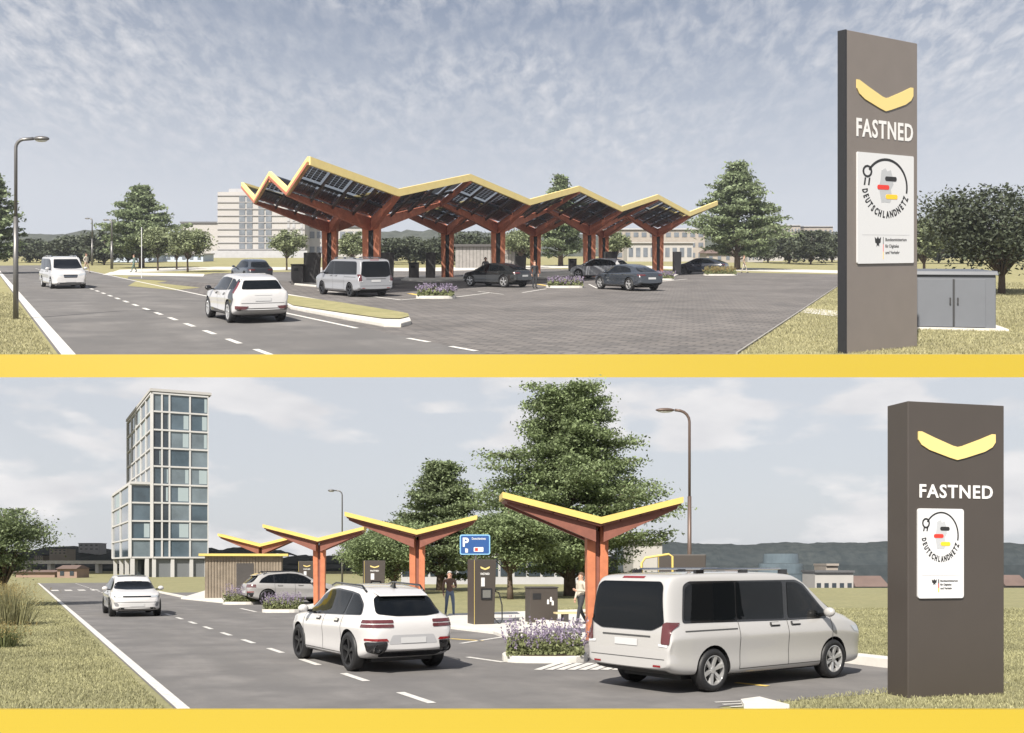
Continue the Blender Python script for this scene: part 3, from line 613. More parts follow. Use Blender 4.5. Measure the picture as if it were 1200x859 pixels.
lamp(HI, 'small far lamp left of the layered hillside tree', 108, 311, 6.4, -.4, .3, .7, rad=.12)
lamp(HI, 'small far lamp in front of the layered hillside tree', 131, 315, 5.6, -.4, .3, .7, rad=.14)
x, y = HI.g(166, 326); T = Thing(HI, 'marker_post', 'thin white post beside the far hillside pavement', 'post', x, y); T.part('pole', M().tube([(0, 0, -.1), (0, 0, 4.0)], .035, 8), PLATE)
T.part('cap', M().ball((0, 0, 4.0), .05), PLATE)

# ------------------------------------------------------------------ small canopies of the street
def wing(label, px, y, k=1.0):
    x = (px-CX)/F*y; T = Thing(ST, 'wing_canopy', label, 'canopy', x, y, R(4), 'wing canopies along the street')
    hv, ht, wl, wr, dep = 2.98, 3.62, 2.48, 2.1, 1.5
    for s in (-1, 1):                        # two planks with a dark core between
        T.part('column_plank', M().hexa([(s*.15-.10, -.2, -.1), (s*.15+.10, -.2, -.1), (s*.15+.10, .2, -.1), (s*.15-.10, .2, -.1)], [(s*.17-.11, -.24, hv), (s*.17+.11, -.24, hv), (s*.17+.11, .24, hv), (s*.17-.11, .24, hv)]), WOOD, bevel=.01)
    T.part('column_core', M().box(-.05, .05, -.17, .17, -.1, hv-.1), WOODD)
    T.part('column_shoe', M().box(-.29, .29, -.26, .26, -.1, .06), CHAR)
    for s, w in ((-1, wl), (1, wr)):
        zt = hv+(ht-hv)*w/wl
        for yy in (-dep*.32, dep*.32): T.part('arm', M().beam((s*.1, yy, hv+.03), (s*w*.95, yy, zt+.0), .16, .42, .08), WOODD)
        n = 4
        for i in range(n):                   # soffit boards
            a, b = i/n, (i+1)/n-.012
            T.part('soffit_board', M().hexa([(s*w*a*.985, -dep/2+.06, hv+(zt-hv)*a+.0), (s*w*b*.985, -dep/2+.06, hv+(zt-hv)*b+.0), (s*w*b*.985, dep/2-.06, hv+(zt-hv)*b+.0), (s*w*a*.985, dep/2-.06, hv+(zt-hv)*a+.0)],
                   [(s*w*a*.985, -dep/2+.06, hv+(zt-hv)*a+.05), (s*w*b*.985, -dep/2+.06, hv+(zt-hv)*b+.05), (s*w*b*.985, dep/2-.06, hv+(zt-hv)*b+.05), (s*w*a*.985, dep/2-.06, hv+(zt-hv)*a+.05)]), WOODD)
        T.part('roof_wing', M().hexa([(0, -dep/2, hv+.06), (s*w, -dep/2, zt+.06), (s*w, dep/2, zt+.06), (0, dep/2, hv+.06)], [(0, -dep/2, hv+.23), (s*w, -dep/2, zt+.21), (s*w, dep/2, zt+.21), (0, dep/2, hv+.23)]), YROOF)
    T.part('rainwater_pipe', M().tube([(.0, .26, -.1), (.0, .26, hv)], .05, 8), CHAR)
    return T
wing('nearest yellow edged timber canopy beside the white van', 699, 25.4)
wing('second yellow edged timber canopy behind the white car', 489, 34.8)
wing('third yellow edged timber canopy beside the silver parked car', 374.5, 45.6)
wing('farthest yellow edged timber canopy by the slatted kiosk', 307, 59.6)

# ------------------------------------------------------------------ the zigzag canopy of the hillside
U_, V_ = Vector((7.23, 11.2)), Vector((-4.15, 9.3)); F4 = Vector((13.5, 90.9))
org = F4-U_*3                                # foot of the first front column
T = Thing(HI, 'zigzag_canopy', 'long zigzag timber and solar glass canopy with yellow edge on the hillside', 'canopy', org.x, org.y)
RGLASS = mat('added_shade_glass', (.2, .2, .2)); t_ = RGLASS.node_tree; tr_ = t_.nodes.new('ShaderNodeBsdfTransparent'); tr_.inputs[0].default_value = (.42, .44, .46, 1)
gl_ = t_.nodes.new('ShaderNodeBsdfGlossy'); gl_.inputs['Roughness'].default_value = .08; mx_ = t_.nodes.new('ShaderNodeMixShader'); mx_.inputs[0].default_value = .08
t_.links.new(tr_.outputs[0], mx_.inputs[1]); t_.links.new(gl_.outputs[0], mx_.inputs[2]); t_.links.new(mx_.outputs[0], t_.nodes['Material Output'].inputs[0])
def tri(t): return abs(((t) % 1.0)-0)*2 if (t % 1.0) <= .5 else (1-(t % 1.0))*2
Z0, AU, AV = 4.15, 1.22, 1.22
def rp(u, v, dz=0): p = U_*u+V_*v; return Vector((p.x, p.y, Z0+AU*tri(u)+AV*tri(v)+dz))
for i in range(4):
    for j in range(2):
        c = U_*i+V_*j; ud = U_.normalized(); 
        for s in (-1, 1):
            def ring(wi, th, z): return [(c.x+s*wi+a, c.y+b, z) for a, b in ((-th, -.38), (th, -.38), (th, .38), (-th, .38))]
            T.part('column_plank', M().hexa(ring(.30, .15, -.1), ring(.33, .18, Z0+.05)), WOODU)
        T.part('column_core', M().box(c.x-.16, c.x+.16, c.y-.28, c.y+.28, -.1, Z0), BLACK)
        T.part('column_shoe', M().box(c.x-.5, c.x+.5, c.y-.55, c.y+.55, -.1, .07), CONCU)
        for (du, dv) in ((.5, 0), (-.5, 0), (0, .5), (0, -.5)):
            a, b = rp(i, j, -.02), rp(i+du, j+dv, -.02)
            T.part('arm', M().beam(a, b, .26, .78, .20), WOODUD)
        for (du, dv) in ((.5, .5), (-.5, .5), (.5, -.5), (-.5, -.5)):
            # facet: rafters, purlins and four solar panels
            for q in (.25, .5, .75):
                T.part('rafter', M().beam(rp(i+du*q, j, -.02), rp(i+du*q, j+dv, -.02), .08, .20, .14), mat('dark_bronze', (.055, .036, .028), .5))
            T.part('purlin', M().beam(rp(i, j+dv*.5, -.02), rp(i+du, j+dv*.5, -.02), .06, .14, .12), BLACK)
            T.part('added_shade_glass', M().add([rp(i+du*x, j+dv*y, .10) for x, y in ((.01, .01), (.99, .01), (.99, .99), (.01, .99))], [(0, 1, 2, 3)]), RGLASS)  # tinted sheet added over the solar cells to cut light through their gaps
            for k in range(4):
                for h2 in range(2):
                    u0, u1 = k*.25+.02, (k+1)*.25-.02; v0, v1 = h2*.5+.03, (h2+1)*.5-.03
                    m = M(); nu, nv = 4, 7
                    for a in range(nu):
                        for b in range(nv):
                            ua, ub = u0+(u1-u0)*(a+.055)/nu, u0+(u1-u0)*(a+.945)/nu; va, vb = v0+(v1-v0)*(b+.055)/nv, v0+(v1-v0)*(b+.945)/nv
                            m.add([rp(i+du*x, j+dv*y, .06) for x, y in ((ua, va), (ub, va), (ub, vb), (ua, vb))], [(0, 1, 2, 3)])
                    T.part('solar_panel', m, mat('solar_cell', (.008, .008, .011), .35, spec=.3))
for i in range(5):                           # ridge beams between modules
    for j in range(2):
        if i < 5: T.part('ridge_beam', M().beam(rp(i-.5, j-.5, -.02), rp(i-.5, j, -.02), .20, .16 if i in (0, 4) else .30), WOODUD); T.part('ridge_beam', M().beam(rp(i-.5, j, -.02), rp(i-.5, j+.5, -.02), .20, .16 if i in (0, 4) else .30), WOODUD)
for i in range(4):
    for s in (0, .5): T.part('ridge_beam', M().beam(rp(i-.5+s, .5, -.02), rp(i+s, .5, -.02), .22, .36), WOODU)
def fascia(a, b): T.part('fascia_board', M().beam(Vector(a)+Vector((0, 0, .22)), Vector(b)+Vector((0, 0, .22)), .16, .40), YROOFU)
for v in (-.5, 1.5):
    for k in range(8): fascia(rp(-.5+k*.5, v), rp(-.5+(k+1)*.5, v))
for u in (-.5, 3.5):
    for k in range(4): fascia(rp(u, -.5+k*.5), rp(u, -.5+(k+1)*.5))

# ------------------------------------------------------------------ kiosks
def kiosk(place, label, x, y, yaw, w, d, h, wall, slatm, roofm, over=.35, step=.16, door=True, roofth=.14):
    T = Thing(place, 'slatted_kiosk', label, 'kiosk', x, y, yaw)
    T.part('wall', M().box(0, w, 0, d, -.1, h), wall)
    m = M(); n = int(w/step)
    for i in range(n): m.box(i*w/n+.012, (i+1)*w/n-.035, -.045, -.003, 0, h)
    T.part('slats', m, slatm, kind='stuff')
    m = M(); n = int(d/step)
    for i in range(n): m.box(-.045, -.003, i*d/n+.012, (i+1)*d/n-.035, 0, h)
    T.part('slats', m, slatm, kind='stuff')
    T.part('roof', M().box(-over, w+over, -over, d+over, h+.003, h+roofth), roofm, bevel=.01)
    if door:
        dr = T.part('door', M().box(w*.40, w*.40+.95, -.07, -.047, .02, 2.05), CHAR); T.part('handle', M().box(w*.40+.8, w*.40+.84, -.12, -.07, .95, 1.1), STEEL, dr)
    return T
SLAT = mat('taupe_wood_slat', (.20, .165, .125), .75, var=.18, vs_=2)
SLATU = mat('grey_wood_slat', (.24, .225, .21), .75, var=.15, vs_=.4)
x, y = ST.g(241, 702.5)
kiosk(ST, 'taupe slatted kiosk with flat yellow roof beside the street', x, y, R(12), 4.2, 2.6, 2.45, SLAT, SLAT, YROOF)
x, y = HI.at(534, 118)
kiosk(HI, 'grey slatted kiosk with dark roof behind the zigzag canopy', x, y, R(3), 7.2, 3, 2.55, CHAR, SLATU, CHAR, step=.42, door=False, roofth=.3)

# ------------------------------------------------------------------ chargers, bins, cabinet, sign, bench
def charger(place, label, x, y, yaw, w=.92, d=.62, h=2.15, group='tall chargers', detail=True, cable=True):
    T = Thing(place, 'charger', label, 'charger', x, y, yaw, group)
    T.part('housing', M().hexa([(0, 0, -.05), (w*.9, 0, -.05), (w*.9, d, -.05), (0, d, -.05)], [(0, 0, h), (w, 0, h), (w, d, h), (0, d, h)]), PYL if place is ST else CHAR, bevel=.02)
    T.part('plinth', M().box(.02, w*.88, .02, d-.02, -.08, .05), BLACK)
    T.part('edge_trim', M().box(-.008, .003, -.008, .003, .05, h-.02), YROOF if place is ST else CHAR)
    if detail:
        m = M()
        for p in chevron(w*.42, .11): q = flat(p, w*.48, h-.28, -.002, .012); m.add(q.v, q.f)
        T.part('emblem', m, LET_Y)
        V, Fc = text_mesh('FASTNED', 1, .02, .004); T.part('lettering', face(M(), fit(V, w*.40, .07), Fc, w*.48, h-.46, -.006), LET_W)
        T.part('card_reader', M().box(w*.30, w*.46, -.02, 0, h-.86, h-.58), PLATE)
        sc = T.part('screen_frame', M().box(w*.30, w*.78, -.03, 0, h-1.28, h-.92), BLKG); T.part('screen', M().box(w*.36, w*.72, -.036, -.03, h-1.22, h-.98), mat('screen', (.14, .14, .13), .2), sc)
    if cable:
        T.part('cable', M().tube([(w*.97, d*.4, 1.15), (w+.16, d*.3, 1.1), (w+.24, d*.2, .7), (w+.22, d*.1, .25), (w+.12, 0, .08), (w*.9, .05, .3)], .022, 7), BLACK, smooth=True)
        T.part('plug', M().tube([(w*.95, d*.4, 1.05), (w+.05, d*.35, 1.22)], [.045, .06], 8), BLACK)
    return T
x, y = ST.g(556, 735.5); charger(ST, 'tall taupe charger under the blue parking sign', x, y, R(20), .74, .75, 2.17)
xs, ys = x, y
for px, yy, lb, yw in [(427, 44, 'taupe charger behind the white car, left of the second canopy', 14), (350, 56, 'taupe charger behind the silver parked car', 14), (772, 23.5, 'taupe charger hidden behind the roof of the white van', -6)]:
    x, y = ST.at(px, yy); charger(ST, lb, x, y, R(yw), .95 if px < 700 else 1.12, .7, 2.17 if px < 700 else 2.26, detail=px < 700, cable=False)
x, y = ST.at(752, 21.8); T = Thing(ST, 'pipe_hoop', 'yellow bent pipe hoop rising behind the roof of the white van', 'rail', x, y)
T.part('hoop', M().tube([(0, 0, -.05), (0, 0, 2.05), (.08, 0, 2.17), (.6, 0, 2.25), (.68, 0, 2.2), (.70, 0, -.05)], .028, 8), YROOF, smooth=True)
T.part('foot', M().box(-.08, .08, -.08, .08, -.05, .13), CHAR); T.part('foot', M().box(.62, .78, -.08, .08, -.05, .13), CHAR)
# waste bin
x, y = ST.g(634, 733); T = Thing(ST, 'waste_bin', 'square taupe waste bin with white recycling pictogram', 'bin', x, y, R(14))
T.part('housing', M().box(-.36, .58, 0, .7, -.02, 1.22), PYL, bevel=.02); T.part('lid', M().box(-.38, .60, -.02, .72, 1.223, 1.27), CHAR, bevel=.01)
T.part('opening', M().box(-.28, .0, -.012, .002, .86, 1.06), BLACK)
m = M()
for a, b in ((.24, .78), (.34, .86), (.40, .74)):
    m2 = flat([(-.035, -.08), (.035, -.08), (.035, .05), (0, .09), (-.035, .05)], a, b, -.002, .006); m.add(m2.v, m2.f)
T.part('pictogram', m, LET_W)
T.part('plinth', M().box(-.34, .56, .03, .68, -.06, 0), BLACK)
# parking sign
T = Thing(ST, 'parking_sign', 'blue parking and charging sign above the tall charger', 'sign', xs+.0, ys+1.0, R(-4))
T.part('post', M().tube([(0, .04, -.1), (0, .04, 2.9)], .035, 10), STEEL)
rr4 = lambda w, h, r: [(a*(w/2-r)+r*math.cos(t), b*(h/2-r)+r*math.sin(t)) for a, b, s in ((1, 1, 0), (-1, 1, 90), (-1, -1, 180), (1, -1, 270)) for t in [R(s+q) for q in (0, 45, 90)]]
bp = T.part('border', flat(rr4(1.0, .66, .06), -.02, 2.66, 0, .02), SIGNB); T.part('panel', flat(rr4(.93, .59, .04), -.02, 2.66, -.02, .004), BLUE, bp)
V, Fc = text_mesh('P', 1, .03, .003); T.part('letter', face(M(), fit(V, .20, .30), Fc, -.32, 2.74, -.027), LET_W)
V, Fc = text_mesh('Deutschlandnetz', 1, .01, .002); T.part('lettering', face(M(), fit(V, .46, .075), Fc, .11, 2.86, -.026), LET_W)
T.part('charge_symbol', flat([(-.05, -.07), (.04, -.07), (.04, .05), (-.05, .07)], -.29, 2.47, -.024, .004), LET_W)
T.part('flag_panel', flat(rr4(.32, .15, .02), .10, 2.50, -.024, .004), LET_W); T.part('red_patch', flat([(-.05, -.05), (.05, -.05), (.05, .05), (-.05, .05)], .03, 2.50, -.028, .003), RED)
# bench
x, y = ST.g(661, 735); T = Thing(ST, 'bench', 'pale bench beside the waste bin', 'bench', x, y, R(10))
for i in range(3): T.part('seat_slat', M().box(-.25, 1.2, .02+i*.15, .15+i*.15, .42, .47), mat('pale_wood', (.55, .45, .26), .6))
for a in (0, .95): T.part('leg', M().box(a, a+.16, .04, .44, -.05, .42), CHAR)

# hillside chargers
for (px0, px1, top, base, lb, cab) in [(356, 375, 296, 333, 'dark charger beside the first back column', 0), (499, 511, 296, 327, 'dark charger left of the second back column', 0), (604, 617, 300, 324, 'dark charger behind the standing person', 0),
                                  (710, 724, 295, 320, 'dark charger with pale side behind the silver car', 0), (790, 799, 295, 322.5, 'dark charger right of the last front column', 1), (446, 462, 296, 334, 'dark charger behind the roof of the grey van', 0)]:
    x, y = HI.g(px0, base); w = (px1-px0)/F*y; charger(HI, lb+' on the hillside', x, y, R(6), w, w*.8, (base-top)/F*y, 'chargers of the hillside station', detail=False, cable=False)
for (px0, px1, top, base, lb) in [(341, 355, 311, 333.5, 'low dark bin left of the first back column'), (479, 491, 309, 327, 'low dark bin right of the grey van'), (667, 676, 304, 318, 'low dark bin behind the silver car')]:
    x, y = HI.g(px0, base); w = (px1-px0)/F*y; h = (base-top)/F*y
    T = Thing(HI, 'waste_bin', lb, 'bin', x, y, R(6), 'bins of the hillside station'); T.part('housing', M().box(0, w, 0, w*.8, -.05, h), CHAR, bevel=.03); T.part('lid', M().box(-.03, w+.03, -.03, w*.8+.03, h+.003, h+.08), BLACK); T.part('opening', M().box(w*.2, w*.6, -.02, 0, h*.72, h*.86), BLACK)
# equipment cabinet
CABSHADE = mat('shade_toned_cabinet_paint', (.105, .113, .128), .45, var=.04, vs_=.3)  # white cabinet, its shade put into a darker bluish base colour
x, y = HI.g(1076, 385); T = Thing(HI, 'equipment_cabinet', 'pale grey metal equipment cabinet with two doors beside the hillside pylon', 'cabinet', x, y, R(-15))
w, d, h = 2.15, 3.0, 1.62
T.part('housing', M().box(-.35, w, 0, d, -.05, h), CABSHADE, bevel=.02)
T.part('roof', M().hexa([(-.42, -.07, h+.003), (w+.07, -.07, h+.003), (w+.07, d+.07, h+.003), (-.42, d+.07, h+.003)], [(-.40, -.04, h+.13), (w+.04, -.04, h+.13), (w+.04, d+.04, h+.13), (-.40, d+.04, h+.13)]), CABSHADE, bevel=.02)
for a, b in ((-.02, .96), (1.02, 1.86)):
    dr = T.part('door', M().box(a, b, -.03, -.003, .07, h-.12), CABSHADE, bevel=.008); T.part('handle', M().box((b-.09) if a < 0 else (a+.06), (b-.05) if a < 0 else (a+.10), -.07, -.03, .75, .95), BLACK, dr)
T.part('gap', M().box(.965, 1.015, -.008, -.002, .07, h-.12), BLACK)
T.part('vent_panel', M().box(w+.003, w+.03, .7, 2.3, .3, h-.25), GREY)
for k in range(8): T.part('louvre', M().box(w+.03, w+.05, .75, 2.25, .36+k*.12, .42+k*.12), CABSHADE)
T.part('plinth', M().box(-.6, w+.3, -.25, d+.2, -.06, .05), CONCU)

# ------------------------------------------------------------------ buildings of the street
FRAME = mat('pale_facade_frame', (.47, .465, .46), .7, var=.06, vs_=.3)
PANE = mat('facade_glass', (.075, .105, .13), .08, spec=.7, var=.35, vs_=.22)
PANE2 = mat('facade_glass_pale', (.12, .15, .17), .1, spec=.7, var=.3, vs_=.3); PANE3 = mat('facade_glass_deep', (.05, .075, .095), .06, spec=.7, var=.4, vs_=.3)
PANED = mat('facade_glass_dark', (.030, .040, .050), .08, spec=.7, var=.3, vs_=.3)
SILL = mat('slab_grey', (.40, .39, .38), .8)
def facade(T, o, ax, w, z0, floors, fh, cols, dark=(), fw=.24, parent=None, pm=None):
    """Frame grid with recessed panes on a face; o = start (x,y), ax = unit direction along the face, outward = right of ax."""
    o = Vector(o); ax = Vector(ax); out = Vector((ax.y, -ax.x)); tot = sum(cols); xs = [0]
    for c in cols: xs.append(xs[-1]+w*c/tot)
    def blk(a0, a1, z0_, z1_, d0, d1):
        p = [o+ax*a0+out*d0, o+ax*a1+out*d0, o+ax*a1+out*d1, o+ax*a0+out*d1]; return M().prism([(q.x, q.y) for q in p], z0_, z1_)
    H = floors*fh
    for i in range(len(xs)): T.part('mullion', blk(xs[i]-fw/2 if i else 0, xs[i]+fw/2 if i < len(xs)-1 else w, z0, z0+H, 0, .28 if i in (0, len(xs)-1) else .2), FRAME)
    for k in range(floors+1): T.part('floor_band', blk(.003, w-.003, z0+k*fh-.12, z0+k*fh+.12, 0, .24), FRAME)
    for k in range(floors):
        for i in range(len(cols)):
            rp_ = random.Random(k*31+i*7+int(w*9)); pn = T.part('pane', blk(xs[i]+fw/2, xs[i+1]-fw/2, z0+k*fh+.12, z0+(k+1)*fh-.12, -.05, .04), PANED if i in dark and k not in (0, floors-1, floors-5) else rp_.choice((PANE, PANE2, PANE3)))
            if rp_.random() < .4: T.part('curtain', blk(xs[i]+fw/2+(xs[i+1]-xs[i])*rp_.uniform(.35, .75), xs[i+1]-fw/2-.1, z0+k*fh+.3, z0+(k+1)*fh-.35, .043, .06), mat('curtain', (.30, .36, .38), .6), pn)
TX, TY = ST.at(178.5, 145)
T = Thing(ST, 'glass_tower', 'pale framed glass office tower with lower wing at the street end', 'building', TX, TY)
nx, ny = SN.x, SN.y; dx, dy = SD.x, SD.y
def q2(a, b): return (nx*a+dx*b, ny*a+dy*b)
fh = 2.6; Wt, Dt = 8.0, 35.0
T.part('core', M().prism([q2(.3, .3), q2(Wt-.3, .3), q2(Wt-.3, Dt), q2(.3, Dt)], -.2, 27.0), mat('core_grey', (.14, .15, .16), .6))
T.part('roof', M().prism([q2(-.35, -.35), q2(Wt+.45, -.35), q2(Wt+.45, Dt+.3), q2(-.35, Dt+.3)], 27.45, 27.85), SILL)
T.part('parapet', M().prism([q2(0, 0), q2(Wt, 0), q2(Wt, Dt), q2(0, Dt)], 27.1, 27.447), FRAME)
facade(T, q2(0, 0), SN, Wt, 2.9, 9, 2.7, (1.0, .8, 2.2, 2.0), dark=(0, 1))
facade(T, q2(0, Dt), -SD, Dt, 2.9, 9, 2.7, (1, 1, 1, 1, 1), fw=.7)
T.part('ground_glazing', M().prism([q2(.5, .5), q2(Wt-.4, .5), q2(Wt-.4, .7), q2(.5, .7)], 0, 2.7), PANED)
for a in (0, 2.6, 5.3, Wt-.5): T.part('column', M().prism([q2(a, -.1), q2(a+.5, -.1), q2(a+.5, .4), q2(a, .4)], -.2, 2.74), FRAME)
Ww = 2.9
T.part('wing_core', M().prism([q2(-Ww+.3, 1.3), q2(-.01, 1.3), q2(-.01, 30), q2(-Ww+.3, 30)], 2.6, 13.6), mat('core_grey', (.14, .15, .16), .6))
T.part('wing_roof', M().prism([q2(-Ww-.1, .8), q2(-.02, .8), q2(-.02, 30), q2(-Ww-.1, 30)], 13.75, 14.1), FRAME)
facade(T, q2(-Ww, 1.2), SN, Ww-.05, 2.9, 4, 2.7, (1,))
facade(T, q2(-Ww, 30), -SD, 28.8, 2.9, 4, 2.7, (1, 1), fw=.8)
for a, b in ((-Ww, 1.0), (-Ww, 9), (-Ww, 18), (-Ww, 29), (-.9, 1.0)): T.part('column', M().prism([q2(a, b), q2(a+.55, b), q2(a+.55, b+.6), q2(a, b+.6)], -.2, 2.74), FRAME)
T.part('wing_glazing', M().prism([q2(-1.6, 4), q2(-.1, 4), q2(-.1, 4.3), q2(-1.6, 4.3)], 0, 2.7), PANED)

def house(place, name, label, px0, px1, y, h, d, wallm, roofm, win=None, winm=None, roof='flat', base=0, group=None, cat='building'):
    x0, x1 = (px0-CX)/F*y, (px1-CX)/F*y; w = x1-x0; T = Thing(place, name, label, cat, x0, y, 0, group, h=base)
    T.part('wall', M().box(0, w, 0, d, -3, h), wallm)
    if roof == 'flat': T.part('roof', M().box(-.02*w, w*1.02, -.3, d+.3, h+.003, h+max(.2, h*.05)), roofm)
    else:
        e = h*.42; T.part('roof', M().hexa([(-.04*w, -.4, h), (w*1.04, -.4, h), (w*1.04, d+.4, h), (-.04*w, d+.4, h)], [(.02*w, d*.42, h+e), (w*.98, d*.42, h+e), (w*.98, d*.55, h+e), (.02*w, d*.55, h+e)]), roofm)
    if win:
        nx_, nz_, fx, fz = win
        for i in range(nx_):
            for k in range(nz_):
                a = w*(i+.5-fx/2)/nx_; b = w*(i+.5+fx/2)/nx_; z = h*(k+.5-fz/2)/nz_; z2 = h*(k+.5+fz/2)/nz_
                T.part('window', M().box(a, b, -.06, -.003, z, z2), winm or PANED)
    return T
PWALL = mat('pale_wall', (.36, .345, .325), .8, var=.06, vs_=.2); GWALL = mat('grey_wall', (.36, .36, .37), .8, var=.08, vs_=.2); DROOF = mat('dark_roof', (.10, .10, .105), .8)
TILE = mat('red_roof_tile', (.135, .095, .082), .8, var=.2, vs_=.3); CREAM = mat('cream_wall', (.30, .265, .23), .8, var=.1, vs_=.2); PINK = mat('pink_brick', (.27, .19, .15), .85, var=.15, vs_=.5)
house(ST, 'pavilion', 'long low pavilion with dark window band behind the street trees', 470, 700, 96, 3.4, 9, GWALL, DROOF, (14, 1, .82, .55))
house(ST, 'white_annex', 'white windowless block right of the tallest street tree', 742, 776, 90, 3.9, 8, PWALL, PWALL)
T = Thing(ST, 'dome_hall', 'low round glass hall in front of the wooded hill', 'building', *ST.at(915, 131), h=-4)
for i, (r0, z0_, z1_) in enumerate(((2.8, 0, 2.6), (3.5, 2.65, 4.6), (3.1, 4.65, 6.0), (2.4, 6.05, 7.3))):
    n = 28; ringp = lambda r, z: [(r*math.cos(2*math.pi*k/n), r*.8*math.sin(2*math.pi*k/n), z) for k in range(n)]
    T.part('storey', M().hexa(ringp(r0, z0_), ringp(r0*.94, z1_)), mat('hall_glass', (.10, .13, .15), .2, var=.2, vs_=.4) if i else GWALL)
for i, (px0, px1, h, mw, mr_, lb) in enumerate([(955, 1000, 2.7, PWALL, DROOF, 'pale colonnaded building at the field edge'), (840, 878, 2.2, CREAM, TILE, 'low cream house left of the round hall'), (1003, 1040, 1.6, GWALL, TILE, 'low red roofed shed left of the street pylon'), (1178, 1205, 1.9, CREAM, TILE, 'red roofed house right of the street pylon'), (968, 982, 4.1, CREAM, CREAM, 'small cream tower behind the colonnaded building')]):
    house(ST, 'distant_house', lb, px0, px1, 116+i*3, (6.05+(660-(671, 668, 675, 674, 663)[i])/1150*(116+i*3))/(1 if i in (0, 4) else 1.42), 5, mw, mr_, (5, 1, .55, .5) if i == 0 else (3, 1, .4, .4), roof='flat' if i in (0, 4) else 'gable', base=-4, group='distant houses beyond the field')
house(ST, 'gatehouse', 'small pink brick gatehouse at the far left street end', 67, 90, 138, 1.25, 4, PINK, TILE, (2, 1, .4, .5), roof='gable')
house(ST, 'garden_shed', 'low pink brick wall house left of the gatehouse', 18, 64, 142, .75, 4, PINK, TILE, roof='gable')
T = Thing(ST, 'viaduct', 'long pale viaduct beyond the left street end', 'bridge', *ST.at(-30, 205)); T.part('deck', M().box(0, 44, 0, 3, 1.9, 2.6), CONC)
for k in range(9): T.part('pier', M().box(k*5, k*5+.7, .5, 2.5, -1, 1.897), CONC)
for i, (px0, px1, h, lb) in enumerate([(92, 116, 3.3, 'grey block on top of the left wooded hill'), (58, 78, 2.2, 'cream house on the left wooded hill'), (40, 50, 1.8, 'small cream house low on the left hill')]):
    house(ST, 'hill_house', lb, px0, px1, 390 if i else 440, h, 8, GWALL if i == 0 else CREAM, DROOF, (4, 2, .5, .4), base=7.6 if i == 0 else 5.5 if i == 1 else 3.2, group='houses on the left hill')
# ------------------------------------------------------------------ buildings of the hillside
HW = mat('hotel_wall', (.37, .355, .34), .8, var=.05, vs_=.03); HWIN = mat('hotel_window', (.13, .145, .165), .25, var=.3, vs_=.08); HLINE = mat('hotel_band', (.30, .29, .29), .8)
x, y = HI.at(255, 236); T = Thing(HI, 'tower_block', 'pale tower block with banded floors left of the zigzag canopy', 'building', x, y)
w = 102/F*y; h = 15.8; T.part('wall', M().box(0, w, 0, 14, -1, h), HW); T.part('roof_house', M().box(w*.1, w*.55, 2, 8, h, h+.9), GWALL)
for k in range(9): T.part('floor_band', M().box(-.1, w+.1, -.22, -.003, 1.9+k*1.62, 2.1+k*1.62), HLINE)
for a, n in ((.25, 1), (.335, 1), (.47, 1), (.555, 1)):
    for k in range(8): T.part('window', M().box(w*a, w*(a+.065), -.16, -.003, 2.15+k*1.62, 3.45+k*1.62), HWIN)
for a in (.80, .86, .95):
    for k in range(8): T.part('window', M().box(w*a, w*(a+.03), -.12, -.003, 2.3+k*1.62, 3.3+k*1.62), GWALL)
T.part('podium', M().box(-w*.05, w*1.05, -2, -.3, -1, 1.7), GWALL)
house(HI, 'long_block', 'long low white block with dark roof left of the tower block', 212, 256, 242, 8.4, 10, HW, DROOF, (1, 1, .1, .1), group='far blocks of the hillside')
house(HI, 'long_block', 'long block with dark upper floor behind the first columns', 352, 424, 242, 7.4, 10, HW, DROOF, (8, 2, .7, .45), HWIN, group='far blocks of the hillside')
house(HI, 'long_block', 'terraced white apartment block behind the last columns', 712, 826, 190, 5.9, 10, CREAM, GWALL, (12, 3, .6, .45), HWIN, group='far blocks of the hillside')
house(HI, 'long_block', 'lower white terrace in front of the apartment block', 735, 812, 172, 3.2, 6, PWALL, PWALL, (9, 1, .6, .5), HWIN, group='far blocks of the hillside')
for i, (px0, px1, y_, h, b, mw, mr_, rf) in enumerate([(828, 868, 160, 1.5, 0, CREAM, TILE, 'gable'), (892, 918, 178, 1.5, .6, PWALL, TILE, 'gable'), (905, 932, 200, 1.6, 1.8, PWALL, TILE, 'gable'), (930, 952, 205, 1.5, 1.4, PWALL, TILE, 'gable'), (955, 982, 190, 1.6, .9, PWALL, DROOF, 'gable'), (915, 938, 258, 2.6, 5.6, CREAM, GWALL, 'flat'), (942, 976, 262, 2.8, 5.2, CREAM, GWALL, 'flat'),
                                      (876, 894, 165, 1.3, 0, PWALL, TILE, 'gable'), (130, 180, 165, 1.2, 0, mat('pale_blue_wall', (.42, .48, .56), .7), PWALL, 'flat'), (184, 238, 170, 1.2, 0, mat('pale_blue_wall', (.42, .48, .56), .7), PWALL, 'flat'), (424, 462, 175, 2.2, 0, CREAM, GWALL, 'gable')]):
    lb = ['red roofed house under the tall layered tree', 'low white house right of the layered tree', 'white red roofed house, upper row by the hillside pylon', 'white red roofed house, middle of the upper row', 'white dark roofed house touching the hillside pylon', 'left flat block on the crest behind the yard', 'right flat block on the crest behind the yard', 'small white house at the trunk of the layered tree', 'left long pale blue parked fence hall on the lawn edge', 'right long pale blue hall on the lawn edge', 'cream gabled house between the first columns'][i]
    house(HI, 'distant_house', lb.replace(' parked fence', ''), px0, px1, y_, h, 6, mw, mr_, (4, 1, .4, .4) if rf == 'gable' else (6, 1, .45, .4), HWIN, roof=rf, base=b, group='distant houses of the hillside')

